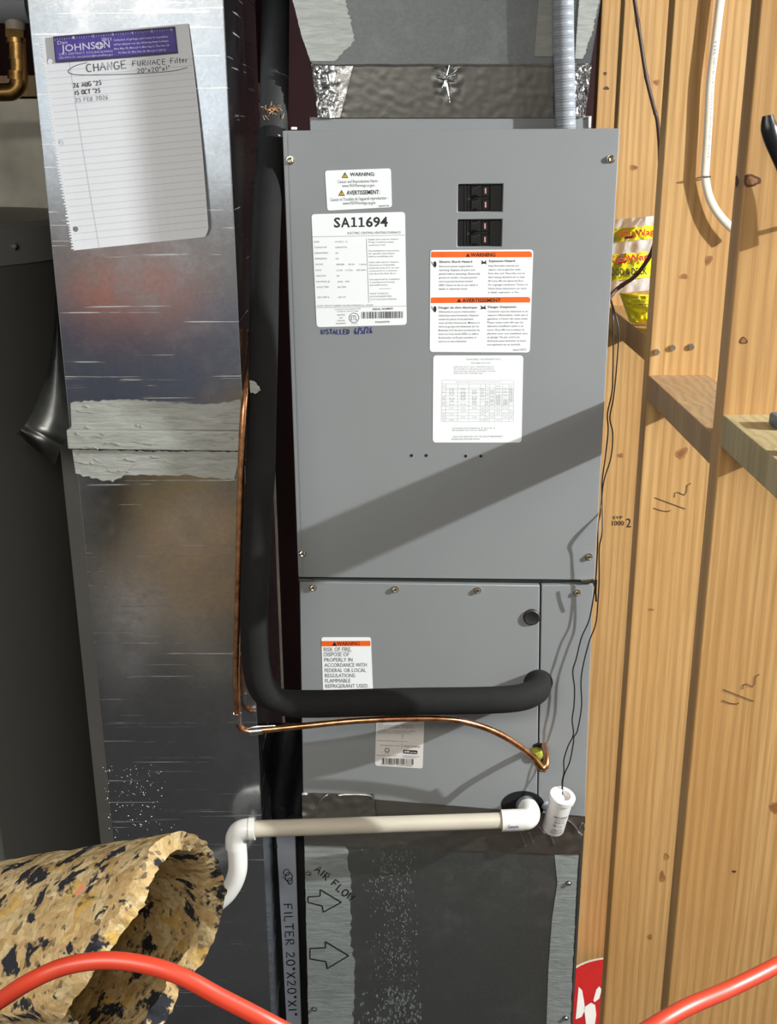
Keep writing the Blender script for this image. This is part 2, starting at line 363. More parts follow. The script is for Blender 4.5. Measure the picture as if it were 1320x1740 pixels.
ST = {
 'A': [[(0, 0), (.45, 1), (.95, 0)], [(.2, .4), (.75, .42)]], 'B': [[(.1, 0), (.1, 1), (.6, .95), (.7, .75), (.15, .52), (.75, .4), (.75, .1), (.1, 0)]],
 'C': [arc(.5, .5, .48, .5, 50, 310)], 'D': [[(.1, 0), (.1, 1), (.6, .9), (.85, .5), (.6, .08), (.1, 0)]],
 'E': [[(.85, 1), (.1, 1), (.1, 0), (.9, .02)], [(.1, .52), (.7, .54)]], 'F': [[(.9, 1), (.1, .98), (.1, 0)], [(.1, .52), (.7, .54)]],
 'G': [arc(.5, .5, .48, .5, 45, 330) + [(.95, .45), (.55, .45)]], 'H': [[(.1, 0), (.1, 1)], [(.9, 0), (.85, 1)], [(.1, .5), (.9, .52)]],
 'I': [[(.5, 0), (.5, 1)]], 'L': [[(.15, 1), (.12, 0), (.85, .02)]], 'N': [[(.1, 0), (.12, 1), (.8, 0), (.88, 1)]], 'M': [[(.05, 0), (.1, 1), (.5, .3), (.85, 1), (.95, 0)]],
 'O': [arc(.5, .5, .46, .5, 80, 440, 14)], 'P': [[(.12, 0), (.12, 1), (.75, .95), (.8, .65), (.15, .48)]], 'R': [[(.12, 0), (.12, 1), (.75, .95), (.78, .62), (.15, .5), (.9, 0)]],
 'S': [[(.85, .9), (.5, 1), (.15, .82), (.3, .56), (.75, .42), (.85, .18), (.5, 0), (.1, .12)]], 'T': [[(.02, 1), (.98, 1)], [(.5, 1), (.48, 0)]],
 'U': [[(.1, 1), (.12, .25), (.4, 0), (.75, .1), (.85, 1)]], 'W': [[(0, 1), (.25, 0), (.5, .7), (.72, 0), (1, 1)]], 'X': [[(.05, 1), (.9, 0)], [(.9, 1), (.05, 0)]],
 'x': [[(.15, .65), (.8, 0)], [(.8, .65), (.15, 0)]], 'i': [[(.5, 0), (.5, .62)], [(.5, .88), (.52, .95)]], 'l': [[(.5, 0), (.5, 1)]], 't': [[(.5, 1), (.5, .05), (.75, 0)], [(.15, .65), (.85, .65)]],
 'e': [[(.12, .35), (.85, .38), (.7, .62), (.3, .62), (.1, .35), (.3, .02), (.85, .1)]], 'r': [[(.25, 0), (.25, .62)], [(.25, .45), (.5, .62), (.8, .6)]],
 '0': [arc(.5, .5, .4, .5, 90, 450, 14)], '1': [[(.5, 0), (.5, 1)]], '2': [[(.12, .82), (.4, 1), (.78, .86), (.7, .55), (.1, .02), (.9, .04)]], '5': [[(.85, 1), (.25, .98), (.2, .58), (.65, .58), (.82, .3), (.6, .02), (.1, .08)]],
 '6': [[(.7, 1), (.25, .6), (.12, .25), (.4, 0), (.78, .12), (.7, .42), (.2, .35)]], '/': [[(.05, -.15), (.95, 1.1)]], '"': [[(.3, 1.05), (.28, .75)], [(.65, 1.05), (.63, .75)]], "'": [[(.5, 1.1), (.42, .75)]],
}
NARROW = {'I': .45, '1': .5, '"': .55, "'": .4, 'i': .4, 'l': .4, ' ': .55, 't': .7, 'r': .7, 'e': .8, '/': .7}
def hand(mb, s, x0, y0, x1, y1, h, w, surf, off=0.0006, jit=0.04):
    tot = sum(NARROW.get(c, 1) + .22 for c in s) - .22; L = math.hypot(x1 - x0, y1 - y0); dx, dy = (x1 - x0) / L, (y1 - y0) / L; k = L / tot; u = 0
    for c in s:
        wd_ = NARROW.get(c, 1); jy = random.uniform(-jit, jit)
        for st in ST.get(c, []):
            line(mb, [(x0 + dx * (u + p * wd_) * k + dy * (q + jy) * h, y0 + dy * (u + p * wd_) * k - dx * (q + jy) * h) for p, q in st], w, surf, off)
        u += wd_ + .22
def tri(mb, cx, by, h, surf, off): mb.flat([surf(cx - h * .58, by, off), surf(cx + h * .58, by, off), surf(cx, by - h, off)])

# ================================================================== STRUCTURE
fl = struct(MB().box(-2.4, 3.6, -2.8, 2.95, FZ - .08, FZ).build('floor', M['floor']))
struct(MB().box(-2.4, 3.6, -2.8, 2.95, 2.48, 2.56).build('ceiling', M['ceil']))
struct(MB().box(-2.4, 3.6, 2.85, 2.95, FZ, 2.48).build('wall_back', M['maroon']))
struct(MB().box(-2.4, 3.6, -2.8, -2.7, FZ, 2.48).build('wall_front', M['drywall']))
struct(MB().box(-2.4, -2.3, -2.7, 2.85, FZ, 2.48).build('wall_left', M['drywall']))
struct(MB().box(3.5, 3.6, -2.7, 2.85, FZ, 2.48).build('wall_outer', M['drywall']))
# the room behind the camera: a glowing window, dark bench and clutter, invented to be mirrored in the duct
wn = thing('added_window', None, None, (-1.3, -2.69, 1.5), kind='structure')
mw = NT('added_window_glow'); mw.set(Base_Color=(0.8, 0.85, 0.9)); mw.b.inputs['Emission Color'].default_value = (0.80, 0.92, 1.0, 1); mw.b.inputs['Emission Strength'].default_value = 0.62  # added glowing pane, brightens the top of the duct by reflection
MB().box(-2.0, -.6, -2.695, -2.690, 1.52, 2.40).build('added_window_pane', mw.m, wn)
for x0, x1, z0, z1 in ((-2.06, -2.0, 1.46, 2.46), (-.6, -.54, 1.46, 2.46), (-2.0, -.6, 1.46, 1.52), (-2.0, -.6, 2.40, 2.46), (-1.32, -1.28, 1.52, 2.40)): MB().box(x0, x1, -2.70, -2.66, z0, z1).build('added_window_frame', M['pvc'], wn)
# concrete foundation behind the tank, with its wooden sill
zt = at(30, 168, 2.45).z
struct(MB().box(-2.3, -0.30, 2.45, 2.85, FZ, zt).build('wall_foundation', M['concrete']))
struct(MB().box(-2.3, -0.30, 2.43, 2.85, zt + 0.004, at(30, 128, 2.43).z).build('trim_1', M['wood_brown'], bevel=0.002))

# ---- open stud wall on the right
wr = thing('wall_right', None, None, (XS, 1.4, FZ), kind='structure')
wr['label'] = 'open wall of bare pine studs with short blocking boards'
def stud(y, x0=XS, x1=XS + 0.14, d=0.038, z0=FZ, z1=2.48):
    return MB().box(x0, x1, y, y + d, z0, z1).build('stud', M['wood'], wr, bevel=0.003)
sC = MB().prism([Vector((x, YC, z)) for x, z in ((XS, FZ), (XS, 2.48), (XS + .092, 2.48), (XS + .092, 1.30), (.535, 1.18), (.551, .95), (.602, .53), (.63, FZ))], .038).build('stud', M['wood'], wr, bevel=.003); sB = stud(YB); sA = stud(YA); sA2 = stud(YA2); sD = stud(YC - 0.444, x1=XS + .092)
zb = at(1099, 660, YB).z
def block(y0, y1, zc, m, w=0.098, t=0.042): return MB().box(XS, XS + w, y0, y1, zc - t / 2, zc + t / 2).build('blocking_board', M[m], wr, bevel=0.002)
k1 = block(YC + 0.038, YB, (at(1099, 637, YB).z + at(1097, 680, YB).z) / 2, 'wood_brown')
k2 = block(YC - 0.406, YC, (at(1213, 706, YC).z + at(1208, 756, YC).z) / 2, 'wood_green')
k3 = block(YB + 0.038, YA, (at(1090, 566, YB + .04).z + at(1087, 616, YB + .04).z) / 2, 'wood')
# nails, staple, knots and pencil marks on the studs
for px, py in ((1115, 598), (1142, 591), (1174, 589)):
    c = at(px, py, YB); MB().lathe([(0, 0), (.0055, 0), (.0055, -.002), (.0045, -.004), (0, -.0045)], c, (0, 1, 0), 14).build('nail', M['screw_dk'], sB, smooth=True)
def knot(px, py, rx, ry, Y, par, pale=False, rot=0):
    def ring(q, o, m, nm, pr):
        n = 16; vs = []
        for a in range(n):
            th = 2 * PI * a / n; j = 1 + .14 * math.sin(3 * th + px) + .06 * math.sin(7 * th + py); ux, uy = math.cos(th) * rx * q * j, math.sin(th) * ry * q * j
            vs.append(at(px + ux * math.cos(rot) - uy * math.sin(rot), py + ux * math.sin(rot) + uy * math.cos(rot), Y - o))
        return MB().prism(vs, .0002).build(nm, M[m], pr)
    k_ = ring(1.0, .0003, 'knot_pale' if pale else 'knot', 'knot', par)
    if rx > 5: ring(.62, .0005, 'knot_core' if pale else 'knot_pale', 'knot_heart', par)
knot(1277, 307, 15, 11, YC, sC); knot(1252, 308, 3, 10, YC, sC); knot(1263, 579, 7, 6, YC, sC)
knot(1204, 442, 6, 9, YB, sB, True, .4); knot(1162, 470, 8, 5, YB, sB, True); knot(1158, 770, 12, 8, YB, sB, True, -.7); knot(1106, 1036, 6, 2, YB, sB, True)
knot(1028, 125, 3, 3, YA2, sA2); knot(1030, 150, 5, 3, YA2, sA2); knot(1132, 1456, 5, 6, YB, sB, True); knot(1125, 1490, 5, 10, YB, sB, True); knot(1104, 1592, 4, 5, YB, sB, True)
knot(1076, 285, 7, 5, YA, sA, True); knot(1116, 140, 6, 5, YA, sA, True); knot(1054, 774, 6, 4, YA, sA, True); knot(1247, 1481, 4, 2, YC, sC); knot(1317, 1372, 9, 10, YC, sC, True)
b = MB(); q = lambda l, ox=1060, oy=560, s=5.077: [(ox + x / s, oy + y / s) for x, y in l]
half = [[(255, 1540), (330, 1565), (385, 1570), (402, 1558)], [(265, 1450), (400, 1500), (530, 1548)], [(435, 1450), (440, 1410), (470, 1405), (520, 1430), (540, 1400), (545, 1345), (580, 1325)]]
for l in half: line(b, q(l), 1.4, plane(YB), .0008)
b.build('pencil_mark', M['pencil'], sB)
b = MB()
for l in half: line(b, [(1258 + (x - 1142) * 1.0, 1172 + (y - 846) * 1.05) for x, y in q(l)], 1.6, plane(YC), .0008)
b.build('pencil_mark', M['pencil'], sC)
b = MB(); text(b, '1000', 1040, 893, 1060, 893, 8, plane(YA), .0008); text(b, '2', 1064, 896, 1072, 896, 15, plane(YA), .0008); text(b, 'SYP', 1041, 882, 1058, 882, 5, plane(YA), .0008)
b.build('grade_stamp', M['ink'], sA)

# ================================================================== WATER HEATER and pipe, far left
hx, hy, hr = -0.815, 1.98, 0.275
hz = at(60, 388, 1.76).z
wh = thing('water_heater', 'charcoal cylindrical water heater tank standing left of the galvanised duct', 'water heater', (hx, hy, FZ))
MB().lathe([(0, FZ + .02), (hr - .01, FZ + .02), (hr, FZ + .03), (hr, hz - .03)], (hx, hy, 0), n=72).build('tank', M['heater'], wh, smooth=True)
MB().lathe([(hr + .003, hz - .06), (hr + .004, hz - .004), (hr - .004, hz + .004), (hr * .5, hz + .012), (0, hz + .014)], (hx, hy, 0), n=72).build('top_cap', M['heater_top'], wh, smooth=True)
for i in range(3):
    a = -PI / 2 + .32 + (i - 1) * .62; c = (hx + math.cos(a) * (hr + .003), hy + math.sin(a) * (hr + .003), hz - .032)
    MB().lathe([(.006, 0), (.006, .003), (0, .005)], c, (math.cos(a), math.sin(a), 0), 10).build('screw', M['screw_dk'], wh, smooth=True)
MB().lathe([(hr * .9, FZ), (hr * .9, FZ + .03)], (hx, hy, 0), n=48).build('base_ring', M['black_dull'], wh)
PY = 2.15
cp = thing('water_pipe', 'brass and copper water pipe elbow in the top left corner', 'pipe', at(30, 160, PY))
s = 1 / 4.14
Pq = lambda x, y: (x * s, y * s, PY)
MB().tube(pxpath([(-70, 156, PY), (-20, 157, PY), (10, 157, PY), (22, 155, PY), (30, 147, PY), (32, 138, PY), (32, 118, PY), (31, 95, PY), (29, 75, PY)]), .0155, 20).build('copper_tube', M['brass'], cp, smooth=True)
for y0, y1, r in ((100, 72, .0165), (135, 120, .0175)): MB().tube([at(30, y0, PY), at(29.5, y1, PY)], r, 20).build('coupling', M['brass'], cp, smooth=True)
MB().tube([at(28, 72, PY), at(27.5, 64, PY)], .0185, 20).build('coupling', M['brass'], cp, smooth=True)
MB().tube([at(27.5, 64, PY), at(27, 50, PY)], .0185, 6).build('hex_nut', M['brass'], cp)
MB().tube([at(26, 50, PY), at(25, 30, PY)], lambda u: .0165 + .001 * math.sin(u * 40), 20).build('threaded_nipple', M['pvc'], cp, smooth=True)
MB().tube([at(-60, 8, PY), at(50, 8, PY)], .030, 28).build('header_pipe', M['conduit'], cp, smooth=True)

# ================================================================== behind the camera: unseen furniture added for the duct's reflections
wb = thing('added_workbench', 'unseen dark bench added behind the camera to be mirrored in the duct', 'added_workbench', (-1.2, -1.6, FZ))
M['bench'] = plain('blue_grey_bench', srgb(74, 82, 98), 0.5)
MB().box(-2.1, -.35, -1.95, -1.30, 1.00, 1.04).build('top', M['bench'], wb, bevel=.004); MB().box(-2.08, -.37, -1.34, -1.32, FZ + .85, 1.0).build('front_board', M['bench'], wb)
for x in (-2.06, -.42):
    for y in (-1.92, -1.38): MB().box(x, x + .05, y, y + .05, FZ, 1.0).build('leg', M['black_dull'], wb)
tt = thing('added_tote', 'unseen orange storage tote added for its reflection in the duct', 'storage box', (-1.07, -1.5, 1.042))  # invented tote, gives the duct its orange reflection
MB().box(-1.32, -.86, -1.72, -1.40, 1.042, 1.15).build('body', M['tote'], tt, bevel=.012); MB().box(-1.34, -.84, -1.74, -1.38, 1.15, 1.165).build('lid', M['tote'], tt, bevel=.004)
for i, (x0, x1, z1, m, lb) in enumerate(((-1.75, -1.22, .52, 'heater_top', 'unseen wide grey box added under the bench for duct reflections'), (-1.19, -.62, .42, 'wood_brown', 'unseen low brown box added under the bench for duct reflections'))):  # invented boxes, lighten the reflection in the lower duct
    t_ = thing('added_carton', lb, 'box', ((x0 + x1) / 2, -1.6, FZ)); MB().box(x0, x1, -1.85, -1.27, FZ, FZ + z1).build('body', M[m], t_, bevel=.004); MB().box((x0 + x1) / 2 - .03, (x0 + x1) / 2 + .03, -1.86, -1.268, FZ + z1 - .05, FZ + z1 + .001).build('tape', M['label_dull'], t_)
for i, (x, y, r, h, m, lb) in enumerate(((-1.12, -1.05, .10, .20, 'white', 'unseen tall white bucket added for a bright reflection in the duct'), (-.84, -.98, .075, .14, 'pvc', 'unseen cream tub added beside the white bucket for duct reflections'), (-.70, -.74, .06, .05, 'pvc', 'unseen flat cream tin added on the floor for duct reflections'), (-1.06, -.72, .05, .06, 'label_dull', 'unseen low silver tin added before the white bucket for duct reflections'))):  # invented floor items, mirrored as pale blobs in the duct
    t_ = thing('added_pail', lb, 'added_pail', (x, y, FZ)); MB().lathe([(0, .002), (r * .9, .002), (r, h), (r * .95, h), (r * .86, .01), (0, .01)], (x, y, FZ), n=28).build('body', M[m], t_, smooth=True)
    MB().lathe([(r, h - .012), (r * 1.05, h - .012), (r * 1.05, h), (r, h)], (x, y, FZ), n=28).build('rim', M[m], t_)

# ================================================================== SUPPLY DUCT (left)
dxl, dxr = -0.4855, -0.2195
dzc = at(250, 747, DY - .012).z
du = thing('supply_duct', 'tall shiny galvanised metal duct with grey sealed joint, left of the furnace', 'duct', ((dxl + dxr) / 2, DY + .2, FZ))
MB().box(dxl, dxr, DY, DY + .40, dzc, 2.48).build('duct_section', M['galv'], du, bevel=0.0015)
MB().box(dxl + .0045, dxr - .002, DY + .002, DY + .398, FZ, dzc).build('duct_section', M['galv'], du, bevel=0.0015)
MB().pp([(112, 731), (410, 733), (409, 767), (115, 763)], DY - .012, .42).build('slip_joint', M['mastic'], du, bevel=0.002)
def ragged(pts_top, pts_bot, amp, Y, t, sub=6, seed=0):
    rnd = random.Random(seed)
    def dense(p):
        o = []
        for (x0, y0), (x1, y1) in zip(p, p[1:]):
            for k in range(sub): o.append((x0 + (x1 - x0) * k / sub + rnd.uniform(-amp, amp) * .3, y0 + (y1 - y0) * k / sub + rnd.uniform(-amp, amp)))
        return o + [p[-1]]
    A, B = dense(pts_top), dense(pts_bot); n = len(A); b = MB()
    vs = [at(x, y, Y - t) for x, y in A] + [at(x, y, Y - t) for x, y in B] + [at(x, y, Y) for x, y in A] + [at(x, y, Y) for x, y in B]
    fs = [(i, i + 1, n + i + 1, n + i) for i in range(n - 1)]
    for i in range(n - 1): fs += [(2 * n + i, 2 * n + i + 1, i + 1, i), (n + i, n + i + 1, 3 * n + i + 1, 3 * n + i)]
    fs += [(0, n, 3 * n, 2 * n), (n - 1, 3 * n - 1, 4 * n - 1, 2 * n - 1)]
    return b.add(vs, fs)
ragged([(120, 684), (160, 682), (210, 680), (262, 682), (310, 686), (360, 688), (409, 680)], [(122, 731), (170, 731), (220, 731), (262, 732), (310, 732), (360, 732), (410, 733)], 1.6, DY, .0025, 7, 1).build('sealant', M['mastic'], du)
ragged([(122, 763), (170, 764), (220, 765), (262, 766), (310, 766), (360, 767), (409, 767)], [(128, 806), (160, 812), (192, 819), (216, 806), (270, 809), (330, 808), (398, 815)], 2.2, DY, .0025, 7, 2).build('sealant', M['mastic'], du)
b = MB()
for i in range(46):                                           # dried brush ridges
    side = random.random(); x = random.choice((random.uniform(124, 190), random.uniform(340, 405), random.uniform(124, 400))); y = random.choice((random.uniform(686, 728), random.uniform(735, 762), random.uniform(770, 805)))
    L = random.uniform(6, 26); yy = DY - (.0128 if 733 < y < 763 else .003)
    b.tube([at(x + L * k / 3, y + random.uniform(-1.5, 1.5) + k, yy) for k in range(4)], random.uniform(.0005, .0013), 5)
r_ = b.build('sealant_ridges', M['mastic'], du, smooth=True); r_['kind'] = 'stuff'
# drips and droplets near the bottom
b = MB()
for i in range(240):
    x = random.choice((random.gauss(172, 10), random.gauss(240, 26))); y = 1300 + abs(random.gauss(60, 55))
    if x < 158 + (y - 1150) * .1 or x > 300: continue
    c = at(x, y, DY + .002); r = random.uniform(.0006, .0017); b.lathe([(r, 0), (r * .7, r * .5), (0, r * .7)], c, (0, -1, 0), 7)
o = b.build('water_droplets', M['solder'], du, smooth=True); o['kind'] = 'stuff'
# loose sheet-metal flap at the duct's left
fl_ = [((96, 470), (99, 478)), ((92, 560), (104, 575)), ((88, 590), (108, 610)), ((82, 625), (112, 650)), ((74, 655), (116, 690)), ((60, 690), (119, 722)), ((44, 720), (110, 752)), ((36, 730), (103, 762)), ((28, 737), (93, 790))]
def flap(u, v):
    k = v * (len(fl_) - 1); i = min(int(k), len(fl_) - 2); f = k - i
    a = Vector(fl_[i][0]).lerp(Vector(fl_[i + 1][0]), f); c = Vector(fl_[i][1]).lerp(Vector(fl_[i + 1][1]), f); p = a.lerp(c, u)
    yy = DY + .055 - .05 * v * v + .012 * math.sin(u * PI) + (.006 * math.sin((v - .8) * 5 * PI) if v > .8 else 0) - .0 + (1 - u) * .01
    return at(p.x, p.y, yy)
MB().grid(flap, 8, 32).build('metal_flap', M['galv_flap'], du, smooth=True)
# narrow rear flange of the duct
MB().box(dxl - .058, dxl - .004, DY + .13, DY + .15, FZ, dzc - .01).build('rear_flange', M['heater_top'], du, bevel=.002)

# ---- notebook page on the duct
TL, TR, BR, BL = Vector((64, 63)), Vector((320, 40)), Vector((355, 402)), Vector((121, 426))
def paper_px(u, v):
    l = TL.lerp(BL, v) + Vector((-2.5 * math.sin(v * PI), 0)); r = TR.lerp(BR, v) + Vector((3 * math.sin(v * PI), 0)); return l.lerp(r, u)
def paper_lift(u, v): return .0012 + .016 * max(0, u - .55) ** 2 / .2 * (.15 + .85 * v) + .004 * max(0, .08 - u)
def paper_uv(px, py):
    u = v = .5
    for _ in range(6):
        v = v + ((py - paper_px(u, v).y) / 372); u = u + (px - paper_px(u, v).x) / 245
    return min(max(u, 0), 1), min(max(v, 0), 1)
def psurf(px, py, off=0.0):
    u, v = paper_uv(px, py); return at(px, py, DY - paper_lift(u, v) - off)
us = [0, .03, .085, .16] + [.16 + .84 * i / 14 for i in range(1, 15)]
vs_ = [.1, .122, .15, .5, .522, .55, .87, .895, .925]; vs_ = sorted(set([i / 24 for i in range(25)] + [.10, .135, .48, .515, .885, .92]))
vs_ = [v for i, v in enumerate(vs_) if v in (.10, .135, .48, .515, .885, .92, 0, 1) or min(abs(v - h) for h in (.10, .135, .48, .515, .885, .92)) > .012 and not any(a < v < c for a, c in ((.10, .135), (.48, .515), (.885, .92)))]
holes = [(.10, .135), (.48, .515), (.885, .92)]
pg = thing('notebook_page', 'lined loose-leaf page with handwritten filter dates, stuck on the shiny duct', 'paper', at(240, 425, DY))
b = MB()
P3 = lambda u, v: at(*paper_px(u, v), DY - paper_lift(u, v))
for i in range(len(us) - 1):
    for j in range(len(vs_) - 1):
        u0, u1, v0, v1 = us[i], us[i + 1], vs_[j], vs_[j + 1]
        if (u0, u1) == (.03, .085) and (v0, v1) in holes:
            co = [(u0, v0), (u1, v0), (u1, v1), (u0, v1)]; n = 16
            ring = [((u0 + u1) / 2 + .0195 * math.cos(PI * 1.25 + 2 * PI * a / n), (v0 + v1) / 2 + .0132 * math.sin(PI * 1.25 + 2 * PI * a / n)) for a in range(n)]
            vv = [P3(*p) for p in co] + [P3(*p) for p in ring]
            b.add(vv, [(k, (k + 1) % 4) + tuple(4 + (k * 4 + q) % n for q in (4, 3, 2, 1, 0)) for k in range(4)])
        elif u1 == 1 and v1 == 1: b.add([P3(u0, v0), P3(u1, v0), P3(u1 - .01, v1 - .02), P3(u1 - .03, v1), P3(u0, v1)], [(0, 1, 2, 3, 4)])
        elif i == 0:                                           # torn spiral edge
            for k in range(3):
                a0, a1 = v0 + (v1 - v0) * k / 3, v0 + (v1 - v0) * (k + 1) / 3; m = (a0 + a1) / 2; e = random.uniform(0, .012)
                b.add([P3(e, a0), P3(u1, a0), P3(u1, a1), P3(e, a0 + (a1 - a0) * .45), P3(.022, m + (a1 - a0) * .1), P3(.02, a0 + (a1 - a0) * .9), P3(.004, a1)], [(0, 1, 2, 6, 5, 4, 3)])
        else: b.add([P3(u0, v0), P3(u1, v0), P3(u1, v1), P3(u0, v1)], [(0, 1, 2, 3)])
b.build('sheet', M['paper'], pg, smooth=True, recalc=False)
b = MB()
for k in range(26):
    v = .165 + k * .0316; line(b, [tuple(paper_px(u, v)) for u in [.035 + .96 * i / 16 for i in range(17)]], .55, psurf, .0003)
line(b, [tuple(paper_px(.185 + .02 * v, v)) for v in [i / 24 for i in range(25)]], .6, psurf, .0003)
b.build('ruled_lines', M['rule'], pg)
Z = lambda l, ox=90, oy=40, s=5.74: [(ox + x / s, oy + y / s) for x, y in l]
b = MB(); hand(b, 'CHANGE', 147.5, 122, 215.5, 116, 13, 1.5, psurf, .0004); hand(b, 'FURNACE', 225, 112.5, 282, 109, 9, 1.3, psurf, .0004); hand(b, 'Filter', 289.5, 108, 319, 106, 9, 1.3, psurf, .0004)
hand(b, '20"x20"x1"', 233, 124.5, 289, 119, 7.5, 1.2, psurf, .0004)
line(b, [tuple(p) for p in catmull([(x, y, 0) for x, y in Z([(335, 380), (220, 412), (150, 462), (200, 495), (400, 502), (800, 490), (1150, 465), (1310, 430)])], 6) for p in [(p[0], p[1])]], 1.1, psurf, .0004)
b.build('handwriting', M['pen'], pg)
b = MB(); hand(b, "26 AUG '25", 124.8, 149.4, 173, 144, 7.5, 1.4, psurf, .0004); hand(b, "15 OCT '25", 127.5, 161.5, 171, 157, 7, 1.4, psurf, .0004); b.build('handwriting', M['marker'], pg)
b = MB(); hand(b, '25 FEB 2026', 128.3, 173.5, 184.5, 168.5, 7, 1.0, psurf, .0004); b.build('handwriting', M['pen_light'], pg)['label'] = 'pale third date line'
# ---- violet ruler magnet
rm = thing('ruler_magnet', 'violet ruler magnet holding the top of the lined page', 'magnet', at(198, 90, DY - .004))
rc = [(90, 62), (297, 45), (302.5, 90.5), (94, 106)]
MB().pp(rc, DY - .0052, .0020).build('strip', M['purple_edge'], rm)
inn = [(92, 66), (295, 49), (300, 87.5), (96.5, 103)]
MB().pp(inn, DY - .0053, .0010).build('printed_face', M['purple'], rm)
ms = plane(DY - .0053)
b = MB(); text(b, 'Dan', *Z([(45, 205)])[0], *Z([(140, 198)])[0], 6, ms, .0003); text(b, 'JOHNS', *Z([(82, 278)])[0], *Z([(415, 245)])[0], 11.5, ms, .0003, .012); text(b, 'N', *Z([(500, 238)])[0], *Z([(556, 233)])[0], 11.5, ms, .0003, .012)
cx, cy = Z([(452, 215)])[0]; b.flat([ms(x, y, .0003) for x, y in arc(cx, cy, 7, 6.2, 0, 342, 19)])
text(b, '2011', *Z([(475, 172)])[0], *Z([(568, 165)])[0], 5, ms, .0003, .02); text(b, '21ST DISTRICT COUNCILMAN', *Z([(60, 312)])[0], *Z([(580, 278)])[0], 3.6, ms, .0003)
text(b, '502-574-1121 dan.johnson@louisvilleky.gov', *Z([(62, 345)])[0], *Z([(585, 310)])[0], 3.4, ms, .0003)
for t_, a_, b_ in (('Collection of garbage, yard waste & recyclables', (590, 172), (1122, 135)), ('will be delayed one day following these holidays:', (590, 215), (1130, 177)), ('Mon May 30, Mon Jul 4, Mon Sep 5, Thu Nov 24', (597, 257), (1135, 220)), ('Fri Nov 25, Mon Dec 26, Mon Jan 2 (2012)', (640, 295), (1100, 265))):
    text(b, t_, *Z([a_])[0], *Z([b_])[0], 3.4, ms, .0003, .01)
for i in range(6):
    x, y = Z([(200 + i * 191, 148 - i * 15.5)])[0]; text(b, str(i + 1), x - 1.5, y, x + 1.5, y - .2, 4, ms, .0003)
for i in range(49):
    x, y = 93 + i * 4.15, 65.6 - i * 4.15 * .083; line(b, [(x, y), (x + .2, y + (4 if i % 4 == 0 else 2.3))], .55, ms, .0003)
b.build('printed_lettering', M['pale_ink'], rm)
b = MB(); line(b, [(cx - 5, cy), (cx + 5, cy - .5)], 1.3, ms, .0005); line(b, [(cx, cy - 4.5), (cx + .4, cy + 4.5)], 1.3, ms, .0005); b.build('printed_star', M['purple_edge'], rm)

# ================================================================== FURNACE
fu = thing('furnace', 'tall grey electric furnace cabinet covered with warning labels', 'furnace', (0.099, FY + .27, 0.58))
fs = plane(FY)
MB().box(-.150, .348, FY + .022, FY + .55, .575, 1.748).build('cabinet_body', M['paint_edge'], fu)
def holed(xs_, ys_, hole, quad, Y, t):
    """flat panel laid out on a pixel grid (bilinear in quad TL,TR,BR,BL of unit square) with real openings"""
    b = MB(); P = lambda x, y: at(x, y, Y); vid = {}; vs = []; fcs = []
    def v(i, j, k):
        if (i, j, k) not in vid:
            vid[(i, j, k)] = len(vs); p = quad(xs_[i], ys_[j]); q_ = at(p[0], p[1], Y); vs.append(q_ + Vector((0, t * k, 0)))
        return vid[(i, j, k)]
    cells = {(i, j) for i in range(len(xs_) - 1) for j in range(len(ys_) - 1)} - hole
    for i, j in cells:
        fcs.append((v(i, j, 0), v(i + 1, j, 0), v(i + 1, j + 1, 0), v(i, j + 1, 0)))
        for (di, dj, a, c) in ((-1, 0, (i, j), (i, j + 1)), (1, 0, (i + 1, j), (i + 1, j + 1)), (0, -1, (i, j), (i + 1, j)), (0, 1, (i, j + 1), (i + 1, j + 1))):
            if (i + di, j + dj) not in cells: fcs.append((v(*a, 0), v(*c, 0), v(*c, 1), v(*a, 1)))
    return b.add(vs, fcs)
UL, UR, LR, LL = (480, 222), (1053, 218), (1010, 986), (507, 981)
def uq(x, y):                                                  # x,y in the panel's own unit square
    t_ = (UL[0] + (UR[0] - UL[0]) * x, UL[1] + (UR[1] - UL[1]) * x); b_ = (LL[0] + (LR[0] - LL[0]) * x, LL[1] + (LR[1] - LL[1]) * x)
    return (t_[0] + (b_[0] - t_[0]) * y, t_[1] + (b_[1] - t_[1]) * y)
def uinv(px, py):
    y = (py - 220) / 763; l = UL[0] + (LL[0] - UL[0]) * y; r = UR[0] + (LR[0] - UR[0]) * y; return (px - l) / (r - l), y
hx0 = uinv(778, 336)[0]; hx1 = uinv(854, 336)[0]; hy_ = [uinv(800, y)[1] for y in (313, 360, 373, 419)]
holed([0, hx0, hx1, 1], [0] + hy_ + [1], {(1, 1), (1, 3)}, uq, FY, .021).build('upper_panel', M['paint'], fu, bevel=.0012, seg=1)
b = MB(); line(b, [(489, 226), (514, 976)], 1.3, fs, .0003); b.build('folded_edge', M['paint_edge'], fu)
MB().pp([(507, 982), (1011, 986), (1011, 996), (508, 990)], FY + .012, .012).build('panel_gap', M['steel_dk'], fu)
MB().pp([(509, 989), (917, 995), (912, 1385), (515, 1352)], FY, .021).build('lower_panel', M['paint'], fu, bevel=.0012, seg=1)
MB().pp([(920, 995), (1008, 993), (994, 1389), (914, 1386)], FY, .021).build('side_strip', M['paint'], fu, bevel=.0012, seg=1)
MB().pp([(507, 983), (512, 983), (530, 984), (530, 987), (508, 988)], FY - .001, .012).build('panel_lip', M['screw_dk'], fu)
MB().pp([(986, 986), (1009, 984), (1010, 991), (990, 992)], FY - .004, .01).build('latch_clip', M['screw_dk'], fu, bevel=.001)
MB().pp([(526, 199), (1005, 197), (1004, 222), (527, 224)], FY + .064, .44).build('top_collar', M['paint'], fu, bevel=.001, seg=1)
MB().pp([(1000, 198), (1005, 197), (1004, 217), (1000, 217)], FY + .060, .02).build('collar_edge', M['label_dull'], fu)
